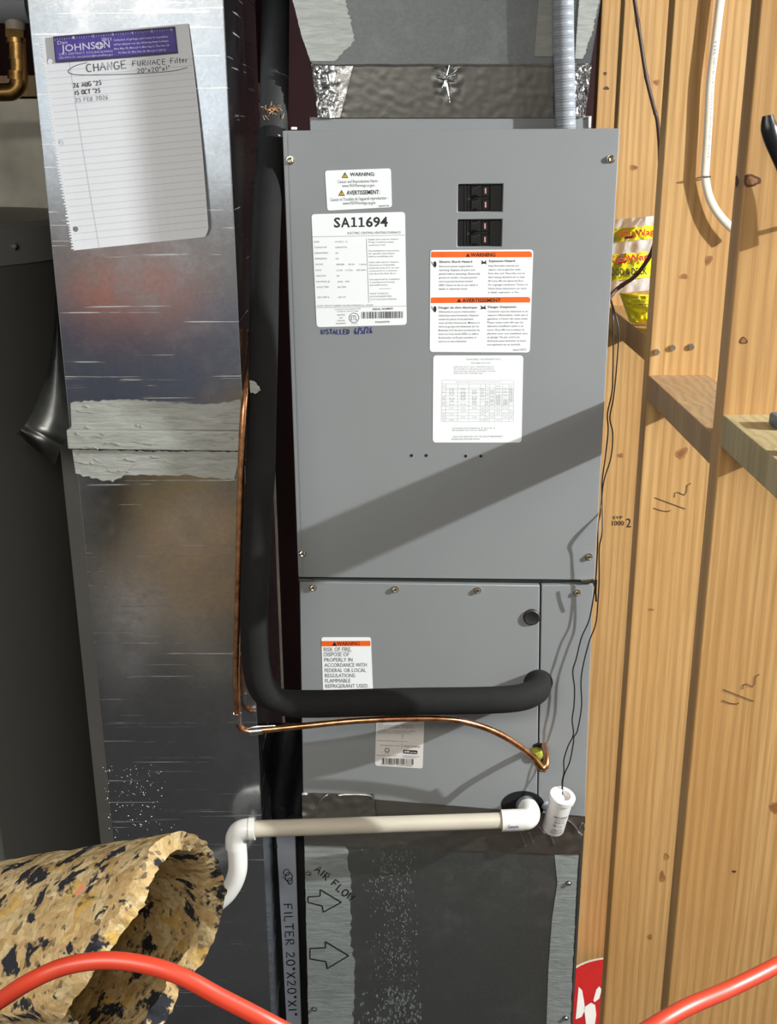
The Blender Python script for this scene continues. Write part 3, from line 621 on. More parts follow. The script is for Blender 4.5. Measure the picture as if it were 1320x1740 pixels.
def screw(px, py, Y, par, m='screw', r=.0052):
    c = at(px, py, Y); b = MB()
    b.lathe([(r * 1.25, 0), (r * 1.25, -.0012), (r, -.0014)], c, (0, 1, 0), 16); b.lathe([(r * .95, -.0014), (r * .95, -.0048), (r * .75, -.0056), (r * .45, -.0050), (0, -.0050)], c, (0, 1, 0), 6)
    b.build('screw', M[m], par)
for p in ((493, 273), (1038, 270), (514, 940), (1000, 946), (532, 998), (671, 1001), (811, 1003), (980, 1007)): screw(*p, FY, fu)
MB().tube([at(500, 220, FY + .05), at(500, 216, FY + .05)], .005, 6).build('screw', M['screw'], fu)
for p in ((699, 774), (724, 774), (791, 775), (817, 775)):
    MB().lathe([(.0026, -.0002), (.0018, -.0001), (0, .0)], at(*p, FY - .0003), (0, 1, 0), 12).build('screw_hole', M['hole'], fu)
# breakers seen in the two openings
def breaker(x0, y0, x1, y1):
    Y = FY + .006; p = lambda a: x0 + (x1 - x0) * a; r = lambda a: y0 + (y1 - y0) * a
    br = MB().pp([(x0 - 2, y0 - 2), (x1 + 2, y0 - 2), (x1 + 2, y1 + 2), (x0 - 2, y1 + 2)], Y + .008, .012).build('circuit_breaker', M['black'], fu, bevel=.0008, seg=1)
    for a, c, d in ((.0, .14, .004), (.145, .19, .0), (.20, .27, .002), (.72, .98, .003)):
        MB().pp([(p(a), r(.02)), (p(c), r(.02)), (p(c), r(.98)), (p(a), r(.98))], Y + d, .008).build('ridge', M['black_dull' if d else 'black'], br, bevel=.0006, seg=1)
    for k in (0, 1):
        f0, f1 = .04 + k * .5, .46 + k * .5
        MB().pp([(p(.30), r(f0)), (p(.36), r(f0 + .08)), (p(.47), r(f0)), (p(.52), r(f0)), (p(.52), r(f1)), (p(.47), r(f1)), (p(.36), r(f1 - .08)), (p(.30), r(f1))], Y - .003, .011).build('toggle', M['black'], br, bevel=.001)
        MB().pp([(p(.55), r(f0 + .04)), (p(.68), r(f0 + .04)), (p(.68), r(f1 - .04)), (p(.55), r(f1 - .04))], Y + .002, .008).build('rating_window', M['black'], br)
        MB().pp([(p(.60), r(f0 + .10)), (p(.635), r(f0 + .10)), (p(.635), r(f1 - .12)), (p(.60), r(f1 - .12))], Y + .0015, .003).build('rating_mark', M['pink'], br)
    MB().pp([(p(.28), r(.47)), (p(.88), r(.47)), (p(.88), r(.53)), (p(.28), r(.53))], Y + .004, .01).build('pole_divider', M['hole'], br)
breaker(778, 313, 854, 360); breaker(777, 373, 853, 419)
MB().box(-.12, .32, FY + .10, FY + .105, 1.5, 1.7)
# knockout plug, liquid-line grommet, drain opening
MB().lathe([(.0148, 0), (.0148, -.003), (.012, -.0055), (.008, -.004), (0, -.004)], at(903, 1048, FY), (0, 1, 0), 28).build('grommet', M['black_dull'], fu, smooth=True)
MB().lathe([(.026, 0), (.026, -.002), (.018, -.004)], at(914, 1160, FY), (0, 1, 0), 28).build('grommet', M['black_dull'], fu, smooth=True)
MB().pp([(905, 1266), (914, 1262), (926, 1264), (931, 1280), (927, 1312), (916, 1311), (908, 1285)], FY - .0005, .001).build('liquid_line_opening', M['hole'], fu)
MB().lathe([(.013, 0), (.0115, -.007), (.006, -.009), (0, -.008)], at(911, 1280, FY), (0, 1, 0), 20).build('seal_plug', M['grommet'], fu, smooth=True)
b = MB(); b.flat([fs(x, y, .0006) for x, y in arc(888, 1368, 37, 24, 0, 354, 28)]); b.build('drain_opening', M['hole'], fu)
b = MB(); b.flat([fs(x, y, .0006) for x, y in arc(912, 1371, 12, 16, 0, 354, 20)]); b.build('drain_opening', M['hole'], fu)

# ---- labels
def label(name, quad, r, m='label', lab=None):
    o = MB().prism([fs(x, y, .0005) for x, y in rrect(quad, r)], .0005).build(name, M[m], fu)
    if lab: o['label'] = lab
    return o
def warn_tri(mb_k, mb_y, cx, by, h):
    tri(mb_k, cx, by, h, fs, .0007); tri(mb_y, cx, by - h * .13, h * .66, fs, .0009)
def para(mb, lines, x0, y0, dy, h, wpc, maxw=None, slant=0.0, drift=0.0, bold=0.0):
    for i, s_ in enumerate(lines):
        w = len(s_) * wpc if not maxw else maxw * len(s_) / max(len(q_) for q_ in lines)
        x = x0 + drift * i; text(mb, s_, x, y0 + dy * i, x + w, y0 + dy * i + slant * w, h, fs, .0007, bold)
# cancer warning
L1 = label('warning_label', [(552, 290), (664, 286), (666, 352), (556, 358)], 5, lab='small white bilingual warning label at the upper left')
k, y_ = MB(), MB()
s5 = lambda x, y: (520 + x / 5.8, 280 + y / 5.8)
def t5(mb, s_, x0, y0, x1, y1, h, bold=0.0): a = s5(x0, y0); c = s5(x1, y1); text(mb, s_, a[0], a[1], c[0], c[1], h / 5.8, fs, .0007, bold)
t5(k, 'WARNING:', 432, 112, 678, 108, 34, .02); t5(k, 'AVERTISSEMENT:', 400, 296, 726, 288, 40, .02)
for cx_, by_ in ((383, 130), (350, 306)): a = s5(cx_, by_); warn_tri(k, y_, a[0], a[1], 10)
g = MB(); t5(g, 'Cancer and Reproductive Harm -', 312, 182, 720, 172, 30); t5(g, 'www.P65Warnings.ca.gov.', 355, 220, 680, 214, 28); t5(g, 'Cancer et Troubles de l\'appareil reproducteur -', 240, 360, 812, 340, 32); t5(g, 'www.P65Warnings.ca.gov.', 362, 394, 690, 386, 30); t5(g, '506937-02', 716, 415, 818, 410, 14, .02)
k.build('print', M['ink'], L1); g.build('print', M['ink_grey'], L1)
for i in (0, 1):
    t_ = MB(); t_.v = y_.v[i * 3:i * 3 + 3]; t_.f = [(0, 1, 2)]; t_.build('warning_triangle', M['yellow_ink'], L1)
b = MB()
for cx_, by_ in ((383, 130), (350, 306)): a = s5(cx_, by_); line(b, [(a[0], a[1] - 6.8), (a[0], a[1] - 3.6)], 1.1, fs, .0011); line(b, [(a[0], a[1] - 3), (a[0], a[1] - 2)], 1.1, fs, .0011)
b.build('exclamation_marks', M['ink'], L1)
# rating plate
L2 = label('rating_label', [(529, 364), (688, 360), (691, 552), (538, 556)], 6, lab='large white rating label headed SA11694')
k, g = MB(), MB()
t5(k, 'S', 275, 616, 338, 615, 92, .022); t5(k, 'A', 344, 615, 432, 614, 92, .022); t5(k, '694', 590, 611, 806, 608, 92, .022)
for x_ in (444, 518):
    for l_ in ([(x_ + 20, 518), (x_ + 38, 518), (x_ + 38, 612), (x_ + 20, 613)], [(x_ + 20, 518), (x_ + 20, 536), (x_ + 2, 541), (x_ + 2, 526)], [(x_, 600), (x_ + 58, 599), (x_ + 58, 612), (x_, 613)]): k.flat([fs(*s5(*p_), .0007 + .00005 * (l_[0][1] > 590)) for p_ in l_])
t5(g, 'ELECTRIC CENTRAL HEATING FURNACE', 408, 685, 932, 676, 22)
for i, (a_, b_, y0) in enumerate((('MODEL', 'STV17EC7 - 1A', 768), ('COOLING CAP', '36,000 BTU/H', 822), ('DESIGN PRESS', 'N/A', 878), ('REFRIGERANT', 'N/A', 934), ('VOLTAGE', '240/208      60 Hz      1 phase', 990), ('MOTOR', '1/2 HP    3.7 FLA     1075 RPM', 1048), ('CAPACITOR', 'N/A', 1103), ('MAX STATIC @', '.30 IN.   H2O', 1160), ('OUTLET TEMP', '200 F MAX', 1214), ('CIRC PART #', '1.001127', 1314))):
    x = 78 + (y0 - 768) * .055; t5(g, a_, x, y0, x + len(a_) * 11, y0 - 2, 15); t5(g, b_, x + 206, y0, x + 206 + len(b_) * 9.6, y0 - 3, 15)
for i, s_ in enumerate(('Supply wire must be rated at', '75 deg. C minimum copper', 'conductors only.', '', 'See installation instructions', 'for specific information', 'before installing unit.', '', 'Units with electric heaters:', 'Clearance to combustible', 'material to be 0 in. to unit', 'casing and 0 in. to plenum', 'and duct for first 36 in.', '', 'Unit approved for installation', 'in manufactured housing', 'and mobile homes.', '', '', 'MOUNT TXV BULB ON', 'SUCTION LINE BETWEEN', '10 TO 2 O\'CLOCK POSITION.')):
    if s_: t5(g, s_, 612 + i * .9, 742 + i * 28.2, 612 + i * .9 + min(300, len(s_) * 10.6), 738 + i * 28.2, 14)
t5(g, 'SHORT CIRCUIT CURRENT: 5kA RMS SYMMETRICAL, 240/208V', 106, 1398, 665, 1390, 14)
t5(g, 'Conforms to UL Standard 1995', 282, 1430, 538, 1425, 13); t5(g, 'Certified to CSA 22.2 #236', 302, 1452, 516, 1447, 13)
for i, s_ in enumerate(('HEATING', 'AND', 'COOLING', 'EQUIPMENT')): t5(g, s_, 345 - len(s_) * 5.6, 1488 + i * 28, 345 + len(s_) * 5.6, 1486 + i * 28, 14)
t5(g, '9924A00758', 680, 1560, 822, 1556, 18, .01)
for l in ([(62, 711), (975, 692)], [(96, 1409), (990, 1392)], [(594, 728), (618, 1358)], [(720, 1221), (834, 1219)]): line(g, [s5(*p) for p in l], .55, fs, .0007)
t5(g, 'SERIAL NUMBER', 655, 1432, 860, 1426, 18, .015)
line(k, [s5(*p) for p in arc(472, 1508, 48, 46, 0, 360, 28)], .9, fs, .0007); t5(k, 'ETL', 440, 1532, 505, 1532, 46, .0); t5(g, 'INTERTEK', 445, 1572, 508, 1570, 9)
def barcode(mb, x0, y0, x1, h, tilt, seed):
    r_ = random.Random(seed); x = x0
    while x < x1:
        w = r_.choice((.6, .6, 1.1, 1.7)); 
        if x + w < x1: mb.flat([fs(a, c + tilt * (a - x0), .0007) for a, c in ((x, y0), (x + w, y0), (x + w, y0 + h), (x, y0 + h))])
        x += w + r_.choice((.7, .9, 1.5))
barcode(k, 614, 530, 686.5, 11.5, -.015, 3)
k.build('print', M['ink'], L2); g.build('print', M['ink_grey'], L2)
# shock / explosion warning
L3 = label('warning_label', [(731, 425), (906, 424), (900, 599), (730, 598)], 6, lab='tall white label with two orange header bars')
s4 = lambda x, y: (720 + x / 5.44, 290 + y / 5.44)
def t4(mb, s_, x0, y0, x1, y1, h, bold=0.0): a = s4(x0, y0); c = s4(x1, y1); text(mb, s_, a[0], a[1], c[0], c[1], h / 5.44, fs, .0009, bold)
og = MB()
for qd in ([(68, 752), (1000, 748), (998, 800), (66, 802)], [(66, 1175), (984, 1170), (982, 1218), (64, 1224)]):
    p_ = [s4(*p) for p in qd]; og.prism([fs(x, y, .0007) for x, y in [p_[0][:], (p_[0][0] + 2, p_[0][1] - .5), (p_[1][0] - 3, p_[1][1] - .5), (p_[1][0], p_[1][1] + 2.5), p_[2], p_[3]]], .0002)
og.build('header_band', M['orange_ink'], L3)
k, g = MB(), MB()
t4(k, 'WARNING', 432, 795, 662, 793, 32, .02); t4(k, 'AVERTISSEMENT', 356, 1216, 712, 1214, 32, .02)
for cx_, by_ in ((408, 797), (326, 1216)): a = s4(cx_, by_); tri(k, a[0], a[1], 6.4, fs, .0009)
for t_, x, y, w in (('Electric Shock Hazard', 147, 852, 300), ('Explosion Hazard', 605, 845, 238), ('Danger de choc électrique', 137, 1276, 355), ("Danger d'explosion", 593, 1270, 262)): t4(k, t_, x, y, x + w, y - 2, 21, .012)
def col(lines, x0, y0, dy, w):
    mx = max(len(q_) for q_ in lines)
    for i, s_ in enumerate(lines): t4(g, s_, x0 - i * .6, y0 + dy * i, x0 - i * .6 + w * len(s_) / mx, y0 + dy * i - 2, 18, .006)
col(('Disconnect power supply before', 'servicing. Replace all parts and', 'panels before operating. Electrically', 'ground air handler. Connect ground', 'wire to ground terminal marked', 'GRD. Failure to do so can result in', 'death or electrical shock.'), 142, 893, 34.8, 382)
col(('Keep flammable materials and', 'vapors, such as gasoline, away', 'from this unit. Place this unit so', 'that heating elements are at least', '18 inches (46 cm) above the floor', 'for a garage installation. Failure to', 'follow these instructions can result', 'in death, explosion, or fire.'), 598, 888, 35, 368)
col(('Débrancher la source d\'alimentation', 'électrique avant l\'entretien. Replacer', 'toutes les pièces et les panneaux', 'avant de faire fonctionner. Mettre à la', 'terre le groupe de traitement de l\'air.', 'Brancher le fil de terre au terminal de', 'terre où il est inscrit GRD. Le défaut', 'de brancher ce fil peut entraîner la', 'mort ou un choc électrique.'), 140, 1313, 34.2, 380)
col(('Conserver tous les matériaux et les', 'vapeurs inflammables, telles que la', 'gazoline, à l\'écart de cette unité.', 'Placer cette unité afin que les', 'éléments chauffants soient à au', 'moins 18 po (46 cm) au-dessus du', 'plancher pour une installation dans', 'un garage. Ne pas suivre ces', 'directives peut entraîner la mort,', 'une explosion ou un incendie.'), 590, 1310, 34, 375)
t4(g, '0662187S1', 824, 1666, 952, 1662, 18)
for x, y in ((92, 866), (92, 1280)):                           # shock symbol: a hand with a spark
    a = s4(x, y); k.flat([fs(px, py, .0009) for px, py in arc(a[0] + 2, a[1], 2.6, 5.2, 0, 330, 14)]); line(k, [(a[0] - 4.5, a[1] - 5), (a[0] - 2, a[1] - 2), (a[0] - 3.5, a[1] - 2), (a[0] - .5, a[1] + 2)], .8, fs, .0009)
for x, y in ((556, 846), (551, 1264)):                         # explosion symbol: a burst
    a = s4(x, y); k.flat([fs(a[0] + dx_, a[1] + dy_, .0009) for dx_, dy_ in ((-5, 3.5), (-3.4, .5), (-4.6, -4), (-1.6, -1), (0, -.2), (2, -1.4), (4, -4.4), (3.4, .3), (5, 3.5), (1, 2.2))])
k.build('print', M['ink'], L3); g.build('print', M['ink_grey'], L3)
# accessory kits table
L4 = label('accessory_label', [(736, 604), (889, 604), (886, 752), (735, 752)], 6, lab='white label with a printed table, lowest on the upper panel')
s6 = lambda x, y: (720 + x / 6.6, 590 + y / 6.6)
g = MB()
def t6(s_, x0, y0, x1, y1, h, bold=0.0): a = s6(x0, y0); c = s6(x1, y1); text(g, s_, a[0], a[1], c[0], c[1], h / 6.6, fs, .0007, bold)
t6('AVAILABLE  ACCESSORY KITS', 475, 146, 862, 144, 19); t6('P/N 06617319-02', 532, 187, 745, 186, 19)
for i, s_ in enumerate(('INSTALLER MUST CHECK APPROPRIATE BLOCK', 'IN COLUMN "A" FOR INSTALLED ACCESSORY.', 'ONLY ELECTRIC HEATERS HAVE BEEN CHECKED', 'FROM FACTORY SUPPLIED SIZE.')): t6(s_, 337, 228 + i * 24, 337 + len(s_) * 12, 228 + i * 24, 14)
t6('ACCESSORY KITS MARKED 06, 07, 08, & -09, 10', 318, 917, 798, 915, 15); t6('ARE EQUIPPED WITH CIRCUIT BREAKERS.', 316, 940, 712, 938, 15)
t6('* BOLD TEXT INDICATES THAT THE CIRCUIT BREAKER MUST', 316, 1012, 886, 1008, 16, .006); t6('BE REPLACED WITH SIZE SHOWN.', 313, 1040, 632, 1038, 16, .006)
t6('HEATING UNIT ACCESSORY KIT - 240 V, 60 Hz, 1 PHASE & 3-PHASE INSTALLATION', 355, 395, 862, 393, 9)
xl = [203, 250, 382, 508, 636, 690, 738, 800, 880, 955, 1010]
for x in xl: line(g, [s6(x, 370 if x in (203, 1010) else 412), s6(x - 5, 835)], .35, fs, .0007)
rows = [370, 412, 460] + [460 + 17.3 * i for i in range(1, 12)] + [665, 702, 736, 770, 803, 835]
for i, y in enumerate(rows): line(g, [s6(203 if (i < 3 or y >= 660 or i % 2) else 738, y), s6(1006, y)], .35 if i < 3 or y >= 660 else .25, fs, .0007)
rr = random.Random(5)
for y in [443] + [474 + 17.3 * i for i in range(11)] + [688, 722, 756, 790, 822]:
    for x0, x1 in zip(xl, xl[1:]):
        if rr.random() < .72:
            w = min((x1 - x0) * .6, 52); c_ = (x0 + x1) / 2 - 4; t6(rr.choice(('EB', '10', 'EHK', '5-8', '240', '60', 'N', '15A')), c_ - w / 2, y, c_ + w / 2, y, 10)
g.build('print', M['ink_light'], L4)
# fire-risk label
L5 = label('warning_label', [(546, 1083), (630, 1083), (634, 1183), (549, 1183)], 4, lab='small white fire-risk label on the lower panel')
og, k, g = MB(), MB(), MB()
s7 = lambda x, y: (520 + x / 5.5, 1070 + y / 5.5)
og.flat([fs(*s7(*p), .0007) for p in ((142, 106), (600, 104), (602, 152), (144, 156))]); og.flat([fs(*s7(*p), .0007) for p in ((160, 564), (412, 560), (412, 600), (160, 605))]); og.build('header_band', M['orange_ink'], L5)
def t7(mb, s_, x0, y0, x1, y1, h, bold=0.0): a = s7(x0, y0); c = s7(x1, y1); text(mb, s_, a[0], a[1], c[0], c[1], h / 5.5, fs, .0009, bold)
t7(k, 'WARNING', 288, 148, 502, 145, 34, .01); a = s7(266, 150); tri(k, a[0], a[1], 7, fs, .0009); t7(k, 'WARNING', 200, 582, 380, 578, 18)
for i, (s_, x1) in enumerate((('RISK OF FIRE.', 425), ('DISPOSE OF', 405), ('PROPERLY IN', 435), ('ACCORDANCE WITH', 568), ('FEDERAL OR LOCAL', 560), ('REGULATIONS.', 465), ('FLAMMABLE', 415), ('REFRIGERANT USED.', 585))): t7(g, s_, 166 + i * 2.2, 201 + i * 49, x1, 199 + i * 49, 35)
line(g, [s7(168, 210), s7(425, 206)], .4, fs, .0009)
k.build('print', M['ink'], L5); g.build('print', M['ink_grey'], L5)
# coil data label
L6 = label('coil_label', [(640, 1190), (722, 1192), (718, 1306), (637, 1301)], 4, 'label_dull', 'grey-white data label below the copper tube')
g, k = MB(), MB()
def t8(mb, s_, x0, y0, x1, y1, h, bold=0.0): a = s7(x0, y0); c = s7(x1, y1); text(mb, s_, a[0], a[1], c[0], c[1], h / 5.5, fs, .0009, bold)
for i, s_ in enumerate(('MODEL', 'MAX. WORKING PRESS   REFRIGERANT', 'UNIT FACTORY SHIP     R-454B MAX', 'R-454B', 'INDOOR COIL   TOTAL SYSTEM CHARGE', 'PER INSTALLATION INSTRUCTIONS')): t8(g, s_, 672, 885 + i * 17, 672 + len(s_) * 10.5, 888 + i * 17, 10)
t8(g, 'MINIMUM FLOW AREA 25. FT 200. F 8.', 660, 1040, 945, 1052, 10); t8(g, 'Manufactured in USA', 695, 1084, 875, 1090, 11); t8(k, 'iPLEX DAIKIN', 915, 1096, 1062, 1104, 16); line(k, [s7(903, 978), s7(900, 1022)], .7, fs, .0009); line(k, [s7(897, 1068), s7(895, 1100)], .7, fs, .0009)
line(g, [s7(*p) for p in arc(757, 1126, 20, 17, 0, 360, 20)], 1.4, fs, .0009); t8(g, 'C US', 738, 1160, 776, 1162, 14); t8(g, 'REFRIGERATION COIL', 658, 1178, 850, 1186, 9); t8(g, 'ASSEMBLED IN USA', 900, 1184, 1060, 1190, 9); t8(g, 'OF FOREIGN PARTS', 900, 1197, 1030, 1203, 9)
k.prism([fs(x, y, .0008) for x, y in rrect([s7(908, 1122), s7(1042, 1130), s7(1040, 1164), s7(906, 1156)], 2)], .0002)
barcode(k, 649, 1288, 704, 10, .03, 8); t8(g, 'SERIAL NUMBER', 700, 1264, 822, 1268, 10); t8(k, '7124CA0062', 845, 1272, 995, 1278, 12)
k.build('print', M['ink'], L6); g.build('print', M['ink_grey'], L6)
w = MB(); text(w, 'AHRI', *s7(915, 1148), *s7(965, 1150), 3.2, fs, .0012, .01); text(w, 'CERTIFIED', *s7(972, 1152), *s7(1034, 1155), 2, fs, .0012); w.build('print', M['label'], L6)
# pen note
b = MB(); hand(b, 'INSTALLED', 545, 568, 594, 567.5, 8, 1.7, fs, .0005); hand(b, '6/5/26', 602, 567.5, 633, 566, 10, 1.7, fs, .0005); b.build('handwritten_note', M['blue_pen'], fu)['label'] = 'blue handwriting under the rating label'

# ================================================================== PLENUM above the furnace
PYF = FY + .066
pl = thing('supply_plenum', 'tapered galvanised duct with foil tape on top of the furnace', 'duct', (0.1, PYF + .2, 1.78))
b = MB(); fr = [at(497, 0, PYF), at(1021, 0, PYF), at(1004, 112, PYF), at(529, 112, PYF)]
up = 2.47; f0 = [fr[0] + (fr[0] - fr[3]) * ((up - fr[0].z) / (fr[0].z - fr[3].z)), fr[1] + (fr[1] - fr[2]) * ((up - fr[1].z) / (fr[1].z - fr[2].z)), fr[2], fr[3]]
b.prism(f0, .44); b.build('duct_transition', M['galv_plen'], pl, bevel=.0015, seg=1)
def crumple(quad, nu, nv, amp, Y, seed, gate=lambda u, v: 1.0):
    def fn(u, v):
        a = Vector(quad[0]).lerp(Vector(quad[1]), u); c = Vector(quad[3]).lerp(Vector(quad[2]), u); p = a.lerp(c, v)
        n_ = noise.noise(Vector((u * nu * .33 + seed, v * nv * .33, seed))) + .6 * noise.noise(Vector((u * nu * .8, v * nv * .8 + seed, 3)))
        return at(p.x, p.y, Y - amp * .5 - amp * n_ * gate(u, v))
    return MB().grid(fn, nu, nv)
ed = lambda u, v: max(.04, 1 - min(u, 1 - u) * 8) + .8 * max(0, 1 - abs(u - .485) / .06) * max(0, 1 - v * 1.2)
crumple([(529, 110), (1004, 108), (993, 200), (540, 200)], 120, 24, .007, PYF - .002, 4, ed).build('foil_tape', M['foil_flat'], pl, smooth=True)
crumple([(529, 112), (600, 112), (578, 200), (540, 200)], 26, 26, .009, PYF - .005, 6, lambda u, v: max(.1, 1 - u * 1.1)).build('foil_corner', M['foil'], pl, smooth=True)
crumple([(974, 112), (1005, 110), (994, 200), (962, 200)], 16, 26, .009, PYF - .005, 8, lambda u, v: 1.0).build('foil_corner', M['foil'], pl, smooth=True)
MB().tube([at(530 + i * 23.6, 111 + random.uniform(-.7, .7), PYF - .006) for i in range(21)], .002, 6).build('tape_edge', M['foil'], pl, smooth=True)
b = MB()
for a_ in (-165, -150, -120, -75, -40, -25, -8, 10, 80, 95, 110):        # pleats around the tape's centre dimple
    L = random.uniform(10, 26) * (2.2 if 75 < a_ < 100 else 1); th = math.radians(a_)
    b.tube([at(757 + math.cos(th) * L * t_, 134 + math.sin(th) * L * t_, PYF - .008 - .005 * math.sin(t_ * PI)) for t_ in (.15, .45, .75, 1)], lambda u: .0016 * (1 - u * .6), 6)
b.build('tape_pleats', M['foil'], pl, smooth=True)
def strokes(quads, Y, mat, par, seed, name='sealant'):
    for i, (A, B) in enumerate(quads): ragged(A, B, 1.6, Y, .002, 6, seed + i).build(name, M[mat], par)
def vragged(left, right, amp, Y, t, sub, seed):
    rnd = random.Random(seed); n = 60
    def px_at(p, y):
        for (x0, y0), (x1, y1) in zip(p, p[1:]):
            if y <= y1: return x0 + (x1 - x0) * max(0, (y - y0) / (y1 - y0))
        return p[-1][0]
    y0, y1 = left[0][1], left[-1][1]; ys = [y0 + (y1 - y0) * i / (n - 1) for i in range(n)]
    A = [(px_at(left, y) + rnd.uniform(-amp, amp) * .2, y) for y in ys]; B = [(px_at(right, y) + rnd.uniform(-amp, amp), y) for y in ys]
    vs = [at(x, y, Y - t) for x, y in A] + [at(x, y, Y - t) for x, y in B] + [at(x, y, Y) for x, y in B]
    return MB().add(vs, [(i, n + i, n + i + 1, i + 1) for i in range(n - 1)] + [(n + i, 2 * n + i, 2 * n + i + 1, n + i + 1) for i in range(n - 1)])
vragged([(478, -70), (497, 0), (512, 60), (527, 104)], [(590, -70), (588, 0), (602, 70), (570, 103)], 2.5, PYF, .002, 8, 3).build('sealant', M['mastic'], pl)
vragged([(915, -60), (915, 0), (911, 50), (908, 96)], [(942, -60), (940, 0), (940, 50), (940, 100)], 1.5, PYF, .002, 8, 5).build('sealant', M['mastic'], pl)
vragged([(985, -60), (984, 0), (980, 50), (977, 100)], [(1024, -60), (1018, 0), (1008, 50), (990, 100)], 1.8, PYF, .002, 8, 6).build('sealant', M['mastic'], pl)

# ---- grey flexible conduit
cy_ = PYF - .0215
pts = pxpath([(957, -140, cy_), (957, -60, cy_), (957, 40, cy_), (959, 130, cy_), (961, 225, cy_)], 45)
tag(MB().tube(pts, lambda u: .0158 + .0007 * math.sin(u * 2 * PI * 78), 24).build('flexible_conduit', M['conduit'], smooth=True), 'grey ribbed conduit running down in front of the plenum into the furnace', 'conduit')

# ================================================================== RETURN BOX under the furnace
rb = thing('return_air_box', 'galvanised return air box with arrows and filter slot below the furnace', 'duct', (0.1, BY + .25, FZ))
bs = plane(BY)
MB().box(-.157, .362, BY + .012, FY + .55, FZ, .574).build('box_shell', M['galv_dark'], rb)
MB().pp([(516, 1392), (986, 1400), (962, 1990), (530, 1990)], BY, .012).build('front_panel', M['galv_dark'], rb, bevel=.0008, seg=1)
b = MB(); line(b, [(985, 1440), (979, 1560), (966, 1800)], 1.6, bs, .0004); b.build('panel_seam', M['hole'], rb)
vragged([(517, 1434), (521, 1600), (525, 1800)], [(588, 1434), (597, 1500), (595, 1600), (604, 1640), (600, 1720), (596, 1800)], 2.5, BY, .001, 16, 11).build('sealant', M['mastic_thin'], rb)
vragged([(942, 1452), (947, 1500), (938, 1560), (932, 1640), (926, 1800)], [(983, 1452), (980, 1500), (977, 1560), (973, 1640), (967, 1800)], .8, BY, .001, 14, 12).build('sealant', M['mastic_thin'], rb)
# chalky sealant spatter
b = MB(); rs = random.Random(21)
for i in range(1500):
    t_ = rs.random(); y = 1440 + 300 * t_; x = 668 + 14 * t_ + rs.gauss(0, 20 + 6 * t_); dens = .5 + .5 * noise.noise(Vector((x * .03, y * .02, 4)))
    if x > 704 + 16 * t_ or rs.random() > dens + .25 * (t_ > .8): continue
    r = rs.uniform(.3, 1.5) * (1 + .7 * (t_ > .8)); n = 7; ph = rs.random() * 6
    b.flat([bs(x + math.cos(ph + 2 * PI * a / n) * r * rs.uniform(.4, 1.3), y + math.sin(ph + 2 * PI * a / n) * r * rs.uniform(.6, 2.4), .0004) for a in range(n)])
o = b.build('sealant_spatter', M['spatter'], rb); o['kind'] = 'stuff'
b = MB()
Q = lambda x, y: (360 + x / 3, 1330 + y / 3)
hand(b, 'AIR FLOW', *Q(522, 447), *Q(705, 606), 12, 2.0, bs, .0016)
b.build('marker_lettering', M['marker'], rb)['label'] = 'black marker words AIR FLOW'
for l in ([(490, 582), (552, 578), (552, 545), (660, 610), (568, 660), (562, 628), (490, 610), (490, 582)], [(500, 845), (580, 842), (578, 810), (697, 882), (588, 948), (582, 912), (500, 898), (500, 845)]):
    b = MB()
    for a_, c_ in zip(l, l[1:]): line(b, [Q(*a_), Q(*c_)], 1.9, bs, .0016)
    b.build('marker_arrow', M['marker'], rb)
for p in ((524, 1484), (534, 1714), (966, 1500), (961, 1729)): screw(*p, BY - .001, rb, 'screw_dk', .0045)
fdY = BY + .02
fd = MB().pp([(468, 1400), (501, 1400), (520, 1980), (500, 1980)], fdY, .012).build('filter_door', M['conduit'], rb, bevel=.002)
b = MB(); fds = plane(fdY); hand(b, 'FILTER 20"X20"X1"', *Q(366, 618), *Q(392, 1192), 14, 1.9, fds, .0008)
line(b, [Q(*p) for p in arc(380, 458, 16, 16, 0, 400, 14)], 1.3, fds, .0008); line(b, [Q(*p) for p in arc(392, 480, 18, 22, 0, 380, 14)], 1.3, fds, .0008); line(b, [Q(*p) for p in arc(398, 502, 12, 16, 0, 380, 12)], 1.3, fds, .0008); line(b, [Q(360, 478), Q(400, 520)], 1.2, fds, .0008)
b.build('marker_lettering', M['marker'], fd)
MB().pp([(457, 1390), (520, 1390), (533, 1980), (487, 1980)], fdY + .013, .02).build('filter_slot', M['hole'], rb)
# foil tape over the joint
crumple([(515, 1392), (992, 1388), (986, 1452), (517, 1436)], 80, 12, .003, BY - .003, 9, lambda u, v: .25 + .9 * max(0, (u - .86) * 7)).build('foil_tape', M['foil_dark'], rb, smooth=True)
crumple([(513, 1347), (634, 1349), (640, 1400), (514, 1400)], 30, 14, .004, BY - .0045, 2, lambda u, v: .35 + .6 * max(0, 1 - u * 3)).build('foil_tape', M['foil_dark'], rb, smooth=True)
crumple([(632, 1358), (994, 1387), (994, 1400), (634, 1400)], 50, 6, .002, FY - .0022, 6, lambda u, v: .3).build('foil_tape', M['foil_dark'], rb, smooth=True)
b = MB(); 
for l in ([(962, 1392), (975, 1402), (984, 1415), (990, 1419)], [(916, 1404), (922, 1413), (926, 1416)], [(984, 1408), (990, 1398), (993, 1410)], [(898, 1412), (906, 1432)], [(884, 1414), (894, 1438)], [(935, 1418), (942, 1436)], [(560, 1348), (545, 1360), (538, 1380)], [(575, 1352), (592, 1350), (628, 1352), (634, 1362)]):
    b.tube(catmull([at(x, y, BY - .007) for x, y in l], 4), .0012, 6)
b.build('tape_wrinkles', M['foil'], rb, smooth=True)

